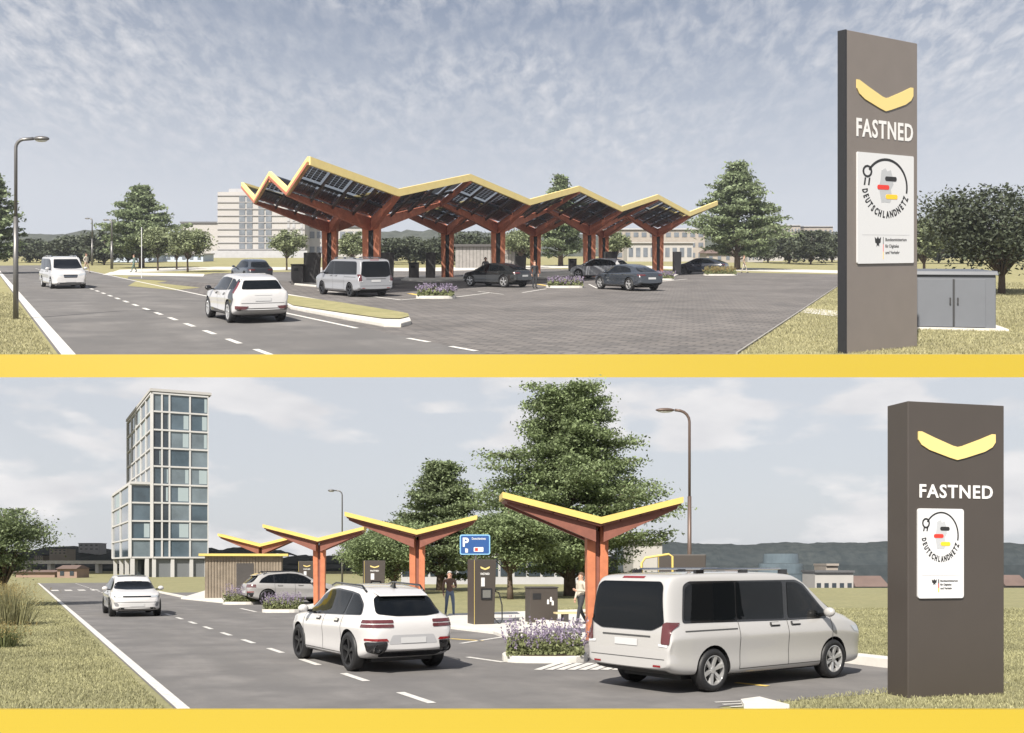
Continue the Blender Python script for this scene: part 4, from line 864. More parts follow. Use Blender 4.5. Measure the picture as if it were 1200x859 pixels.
# ------------------------------------------------------------------ vehicles
def ip(keys, x):
    if x <= keys[0][0]: return keys[0][1]
    for (a, va), (b, vb) in zip(keys, keys[1:]):
        if x <= b: return va+(vb-va)*(x-a)/(b-a)
    return keys[-1][1]
SPEC = dict(
 van=dict(L=5.22, W=1.95, H=1.91, wheels=(-1.60, 1.58), R=.345,
  top=[(-2.57,.85),(-2.56,1.10),(-2.54,1.40),(-2.50,1.66),(-2.42,1.85),(-2.2,1.90),(-1.2,1.91),(0,1.91),(.55,1.88),(.90,1.76),(1.32,1.46),(1.72,1.19),(2.08,1.14),(2.34,1.07),(2.47,.99),(2.545,.88),(2.57,.70)],
  wm=[(-2.57,.89),(-2.54,.94),(-2.40,.962),(-1,.965),(1.2,.965),(1.9,.955),(2.3,.92),(2.47,.85),(2.545,.78),(2.57,.70)],
  wr=[(-2.57,.76),(-2.36,.82),(-1.5,.835),(.5,.83),(1.0,.80),(1.72,.82),(2.2,.76),(2.57,.52)],
  belt=[(-2.57,.75),(-2.5,1.06),(-2.3,1.10),(0,1.10),(1.3,1.08),(1.7,1.08),(2.2,1.0),(2.47,.9),(2.57,.62)],
  bot=[(-2.57,.40),(-2.4,.30),(-2,.22),(2,.20),(2.4,.22),(2.57,.28)],
  side=[[(-2.22,1.15),(-2.16,1.66),(-2.05,1.72),(-1.02,1.74),(-1.02,1.13)],[(-.98,1.13),(-.98,1.74),(.22,1.74),(.22,1.11)],[(.34,1.11),(.34,1.73),(.62,1.72),(.80,1.66),(1.38,1.20),(1.36,1.11)]],
  band=[(-2.27,1.11),(-2.21,1.70),(-2.08,1.765),(.62,1.765),(.85,1.69),(1.44,1.19),(1.42,1.075),(.3,1.075)],
  rear=[(-.82,1.10),(-.74,1.70),(-.66,1.76),(.66,1.76),(.74,1.70),(.82,1.10),(.58,1.0),(-.58,1.0)], front=[(-.80,1.22),(-.66,1.74),(.66,1.74),(.80,1.22),(.4,1.18),(-.4,1.18)],
  mirror=(1.28, 1.14)),
 suv=dict(L=4.70, W=1.91, H=1.64, wheels=(-1.42, 1.44), R=.375,
  top=[(-2.35,.82),(-2.33,1.0),(-2.24,1.09),(-2.02,1.27),(-1.80,1.44),(-1.62,1.53),(-1.2,1.60),(-.4,1.64),(.15,1.61),(.50,1.53),(.92,1.30),(1.28,1.11),(1.7,1.05),(2.08,.96),(2.27,.84),(2.35,.64)],
  wm=[(-2.35,.70),(-2.29,.83),(-2.1,.91),(-1.4,.955),(-.3,.935),(.8,.935),(1.45,.95),(2.0,.90),(2.25,.78),(2.35,.58)],
  wr=[(-2.35,.50),(-2.1,.60),(-1.6,.60),(-.4,.66),(.4,.64),(.92,.66),(1.28,.72),(2.0,.66),(2.35,.42)],
  belt=[(-2.35,.75),(-2.25,1.02),(-1.9,1.05),(-1.2,1.04),(0,1.0),(1.2,.97),(1.7,.97),(2.1,.88),(2.35,.55)],
  bot=[(-2.35,.46),(-2.2,.36),(-1.9,.25),(1.9,.22),(2.2,.25),(2.35,.34)],
  side=[[(-1.02,1.07),(-1.02,1.47),(-.3,1.52),(.12,1.49),(.50,1.38),(1.02,1.05),(.98,1.02)],[(-1.78,1.10),(-1.62,1.26),(-1.30,1.43),(-1.10,1.46),(-1.10,1.07)]],
  band=[(-1.84,1.075),(-1.66,1.28),(-1.32,1.46),(-.98,1.505),(-.3,1.55),(.14,1.52),(.54,1.40),(1.08,1.05),(1.04,.995)],
  rear=[(-.66,1.10),(-.58,1.38),(-.50,1.43),(.50,1.43),(.58,1.38),(.66,1.10),(.3,1.06),(-.3,1.06)], front=[(-.70,1.13),(-.55,1.47),(.55,1.47),(.70,1.13)],
  mirror=(.80, 1.06)),
 hatch=dict(L=4.50, W=1.88, H=1.58, wheels=(-1.38, 1.40), R=.36,
  top=[(-2.25,.82),(-2.23,1.0),(-2.16,1.10),(-2.02,1.26),(-1.85,1.44),(-1.70,1.50),(-1.2,1.56),(-.4,1.58),(.2,1.56),(.55,1.47),(.98,1.22),(1.32,1.06),(1.7,1.0),(2.05,.90),(2.2,.78),(2.25,.6)],
  wm=[(-2.25,.72),(-2.2,.83),(-2.0,.90),(-1.4,.935),(0,.925),(1.4,.935),(1.95,.88),(2.17,.76),(2.25,.56)],
  wr=[(-2.25,.54),(-2.0,.62),(-1.6,.60),(-.4,.64),(.4,.63),(.98,.66),(1.32,.72),(2.0,.64),(2.25,.42)],
  belt=[(-2.25,.75),(-2.18,1.02),(-1.9,1.05),(0,.99),(1.2,.95),(1.7,.93),(2.05,.84),(2.25,.53)],
  bot=[(-2.25,.44),(-2.1,.34),(-1.8,.24),(1.8,.21),(2.1,.24),(2.25,.32)],
  side=[[(-1.0,1.06),(-1.0,1.44),(-.3,1.47),(.2,1.44),(.55,1.33),(1.05,1.02),(1.0,.99)],[(-1.68,1.12),(-1.60,1.32),(-1.35,1.41),(-1.08,1.43),(-1.08,1.06)]],
  rear=[(-.66,1.10),(-.54,1.38),(.54,1.38),(.66,1.10)], front=[(-.74,1.06),(-.57,1.46),(.57,1.46),(.74,1.06),(.3,1.03),(-.3,1.03)],
  mirror=(.85, 1.02)),
 coupe=dict(L=4.72, W=1.90, H=1.50, wheels=(-1.40, 1.48), R=.37,
  top=[(-2.36,.82),(-2.34,.98),(-2.25,1.05),(-2.0,1.13),(-1.6,1.27),(-1.1,1.41),(-.5,1.49),(0,1.50),(.4,1.46),(.8,1.30),(1.25,1.05),(1.6,.97),(2.05,.88),(2.27,.76),(2.36,.58)],
  wm=[(-2.36,.70),(-2.3,.82),(-2.1,.89),(-1.4,.945),(0,.925),(1.45,.945),(2.0,.89),(2.27,.76),(2.36,.56)],
  wr=[(-2.36,.54),(-2.1,.60),(-1.5,.56),(-.5,.62),(.3,.61),(.8,.63),(1.25,.70),(2.0,.64),(2.36,.42)],
  belt=[(-2.36,.75),(-2.27,.99),(-1.9,1.01),(0,.95),(1.2,.92),(1.6,.91),(2.05,.82),(2.36,.52)],
  bot=[(-2.36,.44),(-2.2,.34),(-1.9,.23),(1.9,.20),(2.2,.23),(2.36,.30)],
  side=[[(-1.45,1.05),(-1.15,1.26),(-.7,1.36),(-.1,1.40),(.25,1.37),(.52,1.28),(1.0,.98),(.95,.96)]],
  rear=[(-.62,1.09),(-.48,1.38),(.48,1.38),(.62,1.09)], front=[(-.66,1.05),(-.52,1.38),(.52,1.38),(.66,1.05)],
  mirror=(.78, .99)))
BODY = {}
def body_mesh(key, lod):
    if (key, lod) in BODY: return BODY[(key, lod)]
    S = SPEC[key]; xs = sorted(set([k[0] for k in S['top']]+[-.8, -.4, .35] )); V = []; Fc = []
    xs = [x for i, x in enumerate(xs) if i == 0 or x-xs[i-1] > .008]
    for x in xs:
        zb, zt, wm, wr, be = (ip(S[k], x) for k in ('bot', 'top', 'wm', 'wr', 'belt'))
        be = min(be, zt-.05); cab = min(1, max(0, (zt-be-.06)/.3)); wr = wr if cab > 0 else wr; wr = min(wr, wm-.05)
        zr = zt-(.03+.06*cab)
        hh = be-zb; half = [(0, zb), (wm-.13, zb), (wm-.035, zb+.06), (wm-.016, zb+.13*hh+.05), (wm-.032, zb+.40*hh), (wm-.002, zb+.70*hh), (wm, zb+.76*hh), (wm-.035-.02*cab, be-.015), (wm-.06-.03*cab, be+.012), (wr+.02, zr-.03*cab), (wr-.02, zt-.02), (wr-.14, zt-.004), (0, zt+.012)]
        V += [(x, y, z) for y, z in half]+[(x, -y, z) for y, z in half[1:-1]][::-1]
    n = 24
    for i in range(len(xs)-1):
        for k in range(n): Fc.append((i*n+k, i*n+(k+1) % n, (i+1)*n+(k+1) % n, (i+1)*n+k))
    for e, b in ((0, 0), (1, (len(xs)-1)*n)):
        for k in range(12):
            q = [b+k, b+k+1, b+(24-k-1) % 24, b+(24-k) % 24]; q = list(dict.fromkeys(q)); Fc.append(tuple(q if e else q[::-1]))
    def sub(o):
        m = o.modifiers.new('s', 'SUBSURF'); m.levels = lod; m.render_levels = lod
    V, Fc = evaluated(V, [], Fc, [sub])
    A = np.array(V); sc = np.array([S['L']/np.ptp(A[:, 0]), S['W']/np.ptp(A[:, 1]), 1]); A[:, 0] -= (A[:, 0].max()+A[:, 0].min())/2; A = A*sc
    zt = A[:, 2].max(); A[:, 2] = .21+(A[:, 2]-A[:, 2].min())*(S['H']-.21)/(zt-A[:, 2].min()); V = [tuple(p) for p in A]
    bvh = BVHTree.FromPolygons(V, Fc)
    # wheel openings
    cut_ = M()
    for x in S['wheels']:
        for s in (-1, 1): cut_.lathe_y((x, 0, S['R']), [(0, S['W']/2-.30), (S['R']+.055, S['W']/2-.30), (S['R']+.055, S['W']/2+.3), (0, S['W']/2+.3)], 28, s)
    cm = bpy.data.meshes.new('c'); cm.from_pydata(cut_.v, [], cut_.f); bm = bmesh.new(); bm.from_mesh(cm); bmesh.ops.remove_doubles(bm, verts=bm.verts, dist=1e-4); bmesh.ops.recalc_face_normals(bm, faces=bm.faces); bm.to_mesh(cm); bm.free()
    co = bpy.data.objects.new('c', cm); COL.objects.link(co)
    def boo(o):
        bm = bmesh.new(); bm.from_mesh(o.data); bmesh.ops.recalc_face_normals(bm, faces=bm.faces); bm.to_mesh(o.data); bm.free()
        m = o.modifiers.new('b', 'BOOLEAN'); m.object = co; m.operation = 'DIFFERENCE'; m.solver = 'EXACT'
    V2, F2 = evaluated(V, [], Fc, [boo]); bpy.data.objects.remove(co)
    # faces made by the cut are the dark linings
    lin = []; pnt = []
    for f in F2:
        c = sum((Vector(V2[i]) for i in f), Vector())/len(f); d = min(math.hypot(c.x-x, c.z-S['R']) for x in S['wheels'])
        hit = bvh.find_nearest(c); (lin if (hit[3] > .004 and d < S['R']+.08) else pnt).append(f)
    BODY[(key, lod)] = (V2, pnt, lin, bvh); return BODY[(key, lod)]
def rpoly(p, r=.06, n=4):
    out = []; k = len(p)
    for i in range(k):
        a, b, c = Vector(p[i-1]), Vector(p[i]), Vector(p[(i+1) % k]); u, v = (a-b), (c-b); t = min(r, u.length*.45, v.length*.45); s, e = b+u.normalized()*t, b+v.normalized()*t
        for j in range(n+1): q = j/n; out.append(tuple(s*(1-q)**2+b*2*q*(1-q)+e*q*q))
    return out
def decal(bvh, poly, axis, off=.006, res=.07):
    """Fill a side/end outline, press it on the body; a panel of its own, a few millimetres proud."""
    bm = bmesh.new(); dense = []
    for i in range(len(poly)):
        a, b = Vector(poly[i]), Vector(poly[(i+1) % len(poly)]); n = max(1, int((b-a).length/res))
        dense += [tuple(a+(b-a)*j/n) for j in range(n)]
    vs_ = [bm.verts.new((p[0], p[1], 0)) for p in dense]; es = [bm.edges.new((vs_[i], vs_[(i+1) % len(vs_)])) for i in range(len(vs_))]
    bmesh.ops.triangle_fill(bm, edges=es, use_beauty=True)
    for _ in range(4):
        lg = [e for e in bm.edges if e.calc_length() > res*1.4 and not e.is_boundary]
        if not lg: break
        bmesh.ops.subdivide_edges(bm, edges=lg, cuts=1); bmesh.ops.triangulate(bm, faces=bm.faces); bmesh.ops.beautify_fill(bm, faces=bm.faces, edges=bm.edges)
    dirs = dict(T=Vector((0, 0, -1)), L=Vector((0, -1, 0)), R=Vector((0, 1, 0)), B=Vector((1, 0, 0)), F=Vector((-1, 0, 0)))[axis]; m = M(); bm.verts.index_update()
    cen = (sum(q[0] for q in poly)/len(poly), sum(q[1] for q in poly)/len(poly)); small = max(q[1] for q in poly)-min(q[1] for q in poly) < .45
    h = bvh.ray_cast((Vector((cen[0], 0, cen[1])) if axis in 'LR' else Vector((cen[0], cen[1], 0)) if axis == 'T' else Vector((0, cen[0], cen[1])))-dirs*5, dirs); c0 = h[3] if h[0] is not None else None
    for v in bm.verts:
        q = None; lim = (.30 if axis in 'BF' else .28) if small else 2.0
        for sh in (1, .97, .94, .9, .85, .8, .7, .5):
            a, b = cen[0]+(v.co.x-cen[0])*sh, cen[1]+(v.co.y-cen[1])*sh; p = Vector((a, 0, b)) if axis in 'LR' else Vector((a, b, 0)) if axis == 'T' else Vector((0, a, b)); h = bvh.ray_cast(p-dirs*5, dirs)
            if h[0] is not None and (c0 is None or h[3] < c0+lim): q = h[0]; break
        if q is None: q = bvh.find_nearest(p-dirs*.9)[0]
        nn = h[1] if h[0] is not None else -dirs; nn = nn if nn.dot(dirs) < 0 else -nn; m.v.append(tuple(q+(nn*.7-dirs*.3)*off))
    m.f = [tuple(v.index for v in f.verts) for f in bm.faces]; bm.free(); return m
def line(pts, w):
    L_ = []; R_ = []
    for i, p in enumerate(pts):
        a = Vector(pts[max(i-1, 0)]); b = Vector(pts[min(i+1, len(pts)-1)]); d = (b-a).normalized(); s = Vector((-d.y, d.x))*w/2; L_.append(tuple(Vector(p)+s)); R_.append(tuple(Vector(p)-s))
    return L_+R_[::-1]
TAIL = mat('tail_light', (.20, .012, .014), .2, coat=.6); TAILD = mat('tail_light_dark', (.09, .022, .024), .15, coat=.6); HEAD = mat('head_light', (.42, .45, .48), .1, coat=.6); CHROME = mat('chrome', (.6, .6, .6), .15, metal=1)
SEAM = mat('panel_seam', (.05, .05, .05), .6); RIMD = mat('dark_rim', (.025, .025, .027), .3, metal=.4); RIMS = mat('silver_rim', (.62, .62, .62), .3, metal=.7)
def paint(name, c, rough=.30, coat=1.0): return mat(name, c, rough, coat=coat, spec=.5)
def car(place, name, label, cat, key, pos, head, pm, style='suv', lod=2, rim=None, group=None, rimn=5):
    """head: degrees from straight away, clockwise. pos: place metres of the body centre on the ground."""
    S = SPEC[key]; Lh, Wd, H, Rw = S['L']/2, S['W']/2, S['H'], S['R']; V, pnt, lin, bvh = body_mesh(key, lod)
    T = Thing(place, name, label, cat, pos[0], pos[1], R(90-head), group)
    b = M(); b.v = V; b.f = pnt; body = T.part('body', b, pm, smooth=True); l_ = M(); l_.v = V; l_.f = lin; T.part('wheel_arch_lining', l_, BLACK, body)
    if 'band' in S:
        for ax in 'LR': T.part('window_surround', decal(bvh, rpoly(S['band'], .06), ax, .005, .06), BLKG, smooth=True)
    for p in S['side']:
        for ax in 'LR': T.part('side_window', decal(bvh, rpoly(p, .05), ax, .011), GLASS, smooth=True)
    rw = T.part('rear_window', decal(bvh, rpoly(S['rear'], .06), 'B', .014), GLASS, smooth=True)
    T.part('windscreen', decal(bvh, rpoly(S['front'], .06), 'F', .012), GLASS, smooth=True)
    # wheels
    for x in S['wheels']:
        for s in (-1, 1):
            yc = s*(Wd-.125); tw = .115
            t = M().lathe_y((x, yc, Rw), [(Rw*.70, -tw), (Rw*.93, -tw), (Rw, -tw*.7), (Rw, tw*.7), (Rw*.93, tw), (Rw*.70, tw), (Rw*.66, tw*.6)], 28, s); wh = T.part('wheel', t, BLACK, smooth=True)
            r = M().lathe_y((x, yc, Rw), [(Rw*.71, tw*.96), (Rw*.66, tw*.98), (Rw*.64, tw*.3)], 28, s)
            for k in range(rimn):
                a = 2*math.pi*k/rimn+.3
                for da in ((-.16, .16),):
                    def pt(rad, dd, yy): return (x+rad*math.cos(a+dd), yc+s*yy, Rw+rad*math.sin(a+dd))
                    r.hexa([pt(Rw*.12, -.5, tw*.35), pt(Rw*.66, -.20, tw*.5), pt(Rw*.66, .20, tw*.5), pt(Rw*.12, .5, tw*.35)], [pt(Rw*.12, -.5, tw*.75), pt(Rw*.66, -.15, tw*.92), pt(Rw*.66, .15, tw*.92), pt(Rw*.12, .5, tw*.75)])
            r.lathe_y((x, yc, Rw), [(0, tw*.85), (Rw*.16, tw*.82), (Rw*.18, tw*.3)], 14, s)
            T.part('rim', r, rim or RIMD, wh)
            T.part('brake_disc', M().lathe_y((x, yc, Rw), [(0, tw*.12), (Rw*.63, tw*.10)], 20, s), mat('brake_dark', (.05, .05, .05), .5, metal=.5), wh)
    # mirrors
    mx, mz = S['mirror']
    for s in (-1, 1):
        mm = T.part('mirror', M().ball((mx, s*(Wd+.09), mz+.05), (.07, .115, .085), 12, 8), pm if style != 'niro' else BLKG, smooth=True); T.part('mirror_arm', M().box(mx-.03, mx+.04, min(s*(Wd-.10), s*(Wd+.03)), max(s*(Wd-.10), s*(Wd+.03)), mz-.02, mz+.03), BLKG, mm)
    # panel seams, handles, sills
    dz = S['side'][0][0][1]
    sx_ = {'van': (-.98, .28, 1.52), 'suv': (-1.06, -.02, 1.10), 'hatch': (-1.04, 0, 1.10), 'coupe': (-1.0, 0, 1.08)}[key]
    if lod > 1 or place is ST:
        for ax in 'LR':
            for x in sx_: T.part('door_seam', decal(bvh, line([(x, .33), (x, dz-.03)], .012), ax, .006), SEAM)
            T.part('door_seam', decal(bvh, line([(sx_[0], .33), (sx_[2], .33)], .014), ax, .006), SEAM)
            for x in ((-.06, .50) if key == 'van' else (-.78, .28)):
                hd = T.part('door_handle', decal(bvh, rpoly([(x-.11, dz-.14), (x+.11, dz-.14), (x+.11, dz-.10), (x-.11, dz-.10)], .015), ax, .028), pm, smooth=True); T.part('handle_recess', decal(bvh, rpoly([(x-.13, dz-.17), (x+.13, dz-.17), (x+.13, dz-.09), (x-.13, dz-.09)], .03), ax, .003), SEAM, hd)
    sill = [(S['wheels'][0]+Rw+.06, .22), (S['wheels'][1]-Rw-.06, .22), (S['wheels'][1]-Rw-.06, .29), (S['wheels'][0]+Rw+.06, .29)]
    for ax in 'LR': T.part('sill_trim', decal(bvh, sill, ax, .006), BLKG if key != 'van' else pm)
    # plates
    zp = {'van': .80, 'suv': .62, 'hatch': .78, 'coupe': .72}[key]
    T.part('number_plate', decal(bvh, [(-.26, zp-.055), (.26, zp-.055), (.26, zp+.055), (-.26, zp+.055)], 'B', .012), mat('plate_grey', (.50, .50, .50), .5))
    T.part('number_plate', decal(bvh, [(-.26, .40), (.26, .40), (.26, .51), (-.26, .51)], 'F', .012), mat('plate_grey', (.50, .50, .50), .5))
    if style == 'van':
        for s in (-1, 1): 
            tl = T.part('tail_light', decal(bvh, rpoly([(s*.78, .80), (s*.93, .79), (s*.91, 1.12), (s*.84, 1.14), (s*.80, 1.10)], .03), 'B', .022, .04), TAILD, smooth=True)
            T.part('lens_strip', decal(bvh, rpoly([(s*.72, .76), (s*.90, .75), (s*.90, .79), (s*.72, .80)], .01), 'B', .012), PLATE, tl)
            T.part('head_light', decal(bvh, rpoly([(s*.40, .86), (s*.84, .96), (s*.86, .84), (s*.46, .76)], .03), 'F', .006), HEAD, smooth=True)
            T.part('head_light', decal(bvh, rpoly([(2.10, .93), (2.38, .90), (2.42, .80), (2.22, .82)], .03), 'L' if s > 0 else 'R', .008), HEAD, smooth=True); T.part('slide_rail', decal(bvh, line([(-2.25, .985), (-1.02, .985)], .022), 'L' if s > 0 else 'R', .004), SEAM)
            rl = M().tube([(-1.75, s*.70, 1.86), (-1.6, s*.70, 1.95), (.35, s*.70, 1.95), (.6, s*.69, 1.86)], .022, 8); T.part('roof_rail', rl, BLKG if lod < 2 else CHROME, smooth=True)
            for x in (-1.68, -.6, .45): T.part('rail_foot', M().box(x-.09, x+.09, s*.70-.03, s*.70+.03, 1.86, 1.945), BLKG)
        T.part('rear_bumper_step', decal(bvh, rpoly([(-.80, .26), (.80, .26), (.82, .38), (-.82, .38)], .04), 'B', .012), BLACK)
        T.part('tailgate_line', decal(bvh, line([(-.55, .905), (.55, .905)], .022), 'B', .012), SEAM); T.part('tailgate_line', decal(bvh, line([(-.84, .56), (.84, .56)], .010), 'B', .006), SEAM)
        T.part('brake_light', decal(bvh, line([(-.25, 1.825), (.25, 1.825)], .03), 'B', .008), TAIL)
        for s in (-1, 1): T.part('reflector', decal(bvh, line([(s*.60, .45), (s*.76, .45)], .03), 'B', .008), TAIL)
        T.part('grille', decal(bvh, rpoly([(-.40, .84), (.40, .84), (.36, .66), (-.36, .66)], .05), 'F', .006), BLKG, smooth=True); T.part('grille_bar', decal(bvh, line([(-.38, .75), (.38, .75)], .03), 'F', .010), CHROME)
        T.part('air_intake', decal(bvh, rpoly([(-.7, .38), (.7, .38), (.74, .30), (-.74, .30)], .03), 'F', .006), BLACK)
    elif style == 'quad':                   # twin slim lamps, corner exhausts
        for s in (-1, 1):
            for z in (.97, .89):
                T.part('tail_light', decal(bvh, rpoly([(s*.40, z-.03), (s*.40, z+.03), (s*.86, z+.028), (s*.88, z-.03)], .02), 'B', .012), TAILD, smooth=True); T.part('tail_light', decal(bvh, rpoly([(-2.25, z-.03), (-1.98, z-.03), (-2.0, z+.03), (-2.25, z+.03)], .012), 'L' if s > 0 else 'R', .010), TAILD, smooth=True)
            ex = T.part('exhaust_surround', decal(bvh, rpoly([(s*.52, .60), (s*.88, .60), (s*.86, .42), (s*.66, .36), (s*.56, .42)], .04), 'B', .014), BLKG, smooth=True)
            T.part('exhaust_pipe', M().tube([(-2.1, s*.70, .47), (-2.35, s*.70, .47)], .085, 16, False), CHROME, ex, smooth=True); T.part('exhaust_mouth', M().tube([(-2.30, s*.70, .47), (-2.31, s*.70, .47)], .070, 16), BLACK, ex)
            T.part('reflector', decal(bvh, rpoly([(s*.50, .61), (s*.88, .62), (s*.88, .66), (s*.54, .66)], .01), 'B', .016), TAIL)
            T.part('roof_rail', M().tube([(-1.55, s*.60, 1.50), (-1.35, s*.61, 1.615), (.0, s*.62, 1.655), (.25, s*.61, 1.60)], .020, 8), BLKG, smooth=True)
        T.part('bumper_trim', decal(bvh, rpoly([(-.66, .40), (.66, .40), (.60, .30), (-.60, .30)], .05), 'B', .008), BLKG); T.part('plate_recess', decal(bvh, rpoly([(-.50, .55), (.50, .55), (.42, .72), (-.42, .72)], .04), 'B', .004), mat('recess_grey', (.36, .36, .37), .5))
        T.part('lower_trim', decal(bvh, line([(-.75, .405), (.75, .405)], .02), 'B', .010), BLACK); T.part('antenna_fin', M().hexa([(-1.5, -.03, 1.57), (-1.3, -.02, 1.6), (-1.3, .02, 1.6), (-1.5, .03, 1.57)], [(-1.5, -.01, 1.67), (-1.45, -.008, 1.67), (-1.45, .008, 1.67), (-1.5, .01, 1.67)]), BLKG)
        T.part('spoiler', M().hexa([(-1.93, -.50, 1.425), (-1.6, -.53, 1.51), (-1.6, .53, 1.51), (-1.93, .50, 1.425)], [(-1.92, -.49, 1.45), (-1.6, -.52, 1.545), (-1.6, .52, 1.545), (-1.92, .49, 1.45)]), pm, bevel=.01)
        for s in (-1, 1): T.part('head_light', decal(bvh, rpoly([(s*.5, .84), (s*.85, .88), (s*.85, .78), (s*.5, .76)], .02), 'F', .006), HEAD)
        T.part('grille', decal(bvh, rpoly([(-.42, .72), (.42, .72), (.30, .42), (-.30, .42)], .06), 'F', .006), BLKG)
    elif style == 'bar':                    # front view: full-width lamp bar
        T.part('lamp_bar', decal(bvh, rpoly([(-.80, .80), (.80, .80), (.78, .745), (-.78, .745)], .02), 'F', .008), BLKG, smooth=True)
        for s in (-1, 1):
            T.part('head_light', decal(bvh, rpoly([(s*.50, .81), (s*.86, .83), (s*.84, .75), (s*.50, .75)], .02), 'F', .012), HEAD, smooth=True); T.part('air_curtain', decal(bvh, rpoly([(s*.62, .58), (s*.82, .56), (s*.76, .40), (s*.66, .40)], .03), 'F', .006), mat('grey_trim', (.20, .20, .21), .5))
        T.part('air_intake', decal(bvh, rpoly([(-.62, .37), (.62, .37), (.70, .29), (-.70, .29)], .03), 'F', .008), BLACK); T.part('bumper_line', decal(bvh, line([(-.7, .56), (.7, .56)], .014), 'F', .006), SEAM)
        T.part('roof_panel', decal(bvh, rpoly([(-1.35, -.50), (.36, -.53), (.36, .53), (-1.35, .50)], .06), 'T', .005), GLASS, smooth=True)
    elif style == 'niro':
        for s in (-1, 1):
            T.part('tail_light', decal(bvh, rpoly([(-1.98, .98), (-1.86, .98), (-1.74, 1.34), (-1.82, 1.34)], .02), 'L' if s > 0 else 'R', .016), TAIL, smooth=True); T.part('blade_panel', decal(bvh, rpoly([(-1.72, .52), (-1.42, .85), (-1.45, 1.2), (-1.62, 1.42), (-1.86, 1.42), (-1.78, 1.1), (-2.0, .8)], .06), 'L' if s > 0 else 'R', .006), BLKG, smooth=True)
            T.part('bumper_lamp', decal(bvh, rpoly([(s*.46, .56), (s*.86, .58), (s*.86, .47), (s*.56, .46)], .02), 'B', .012), TAILD); T.part('door_cladding', decal(bvh, rpoly([(-.95, .24), (.98, .24), (.98, .42), (-.95, .36)], .03), 'L' if s > 0 else 'R', .008), BLKG)
        T.part('diffuser', decal(bvh, rpoly([(-.86, .50), (.86, .50), (.80, .42), (-.80, .42)], .03), 'B', .010), CHAR); T.part('tailgate_line', decal(bvh, line([(-.7, .66), (.7, .66)], .012), 'B', .006), SEAM)
        T.part('rear_lettering', decal(bvh, line([(-.28, .93), (.28, .93)], .05), 'B', .008), mat('plate_grey', (.50, .50, .50), .5))
    else:                                   # plain: lamp strips
        for s in (-1, 1): T.part('tail_light', decal(bvh, rpoly([(s*.45, .86), (s*.86, .86), (s*.86, .95), (s*.45, .95)], .03), 'B', .010), TAILD, smooth=True); T.part('head_light', decal(bvh, rpoly([(s*.45, .70), (s*.84, .76), (s*.84, .66), (s*.48, .62)], .03), 'F', .008), HEAD, smooth=True)
        T.part('rear_bumper_trim', decal(bvh, rpoly([(-.75, .44), (.75, .44), (.7, .28), (-.7, .28)], .05), 'B', .008), BLKG)
    T.part('underbody', M().box(-Lh*.78, Lh*.78, -Wd*.66, Wd*.66, .19, .30), BLACK)
    return T
PWHITE = paint('white_car_paint', (.54, .53, .525)); PVAN = paint('off_white_van_paint', (.40, .392, .383)); PSILV = paint('silver_car_paint', (.30, .295, .29), .35); PGREY = paint('grey_van_paint', (.26, .265, .28), .3)
PBLK = paint('black_car_paint', (.014, .015, .015), .25); PNAVY = paint('slate_car_paint', (.030, .036, .045), .25); PDARK = paint('dark_blue_car_paint', (.016, .020, .030), .25); PSIL2 = paint('light_silver_paint', (.36, .36, .37), .3)
car(ST, 'van', 'off white passenger van parked beside the street pylon', 'van', 'van', (3.92, 17.35), 53, PVAN, 'van', 2, RIMS, rimn=6)
car(ST, 'car', 'white sport utility car with twin slim tail lights driving away', 'car', 'suv', (-3.05, 20.35), -31, PWHITE, 'quad', 2, RIMD)
car(ST, 'car', 'white car with black windscreen driving towards the viewer', 'car', 'hatch', (-15.3, 39.4), 153, PWHITE, 'bar', 2, RIMD)
car(ST, 'car', 'silver car parked behind the lavender bed', 'car', 'suv', (-11.3, 50.0), 60, PSILV, 'quad', 2, RIMD)
car(HI, 'car', 'white crossover with black side blades driving up the hillside road', 'car', 'hatch', (-9.15, 33.6), -30, PWHITE, 'niro', 2, RIMS)
car(HI, 'van', 'white van coming down the hillside road', 'van', 'van', (-27.6, 60.3), 146, PWHITE, 'van', 2, RIMS)
car(HI, 'van', 'grey van parked under the first canopy bay of the hillside', 'van', 'van', (-8.25, 50.6), -36, PGREY, 'van', 2, RIMD)
car(HI, 'car', 'dark car behind the white crossover', 'car', 'suv', (-18.6, 70), -32, PNAVY, 'plain', 1)
car(HI, 'car', 'black coupe parked beside the standing person in black', 'car', 'coupe', (-.95, 61.6), -48, PBLK, 'plain', 2, RIMS)
car(HI, 'car', 'slate blue car parked right of the lavender bed', 'car', 'coupe', (6.7, 57), -29, PNAVY, 'plain', 2, RIMS)
car(HI, 'car', 'silver car behind the slate blue car', 'car', 'suv', (6.9, 77), -58, PSIL2, 'plain', 1, RIMS)
car(HI, 'car', 'far dark car behind the pale planting bed', 'car', 'coupe', (17.6, 91), -62, PDARK, 'plain', 1)

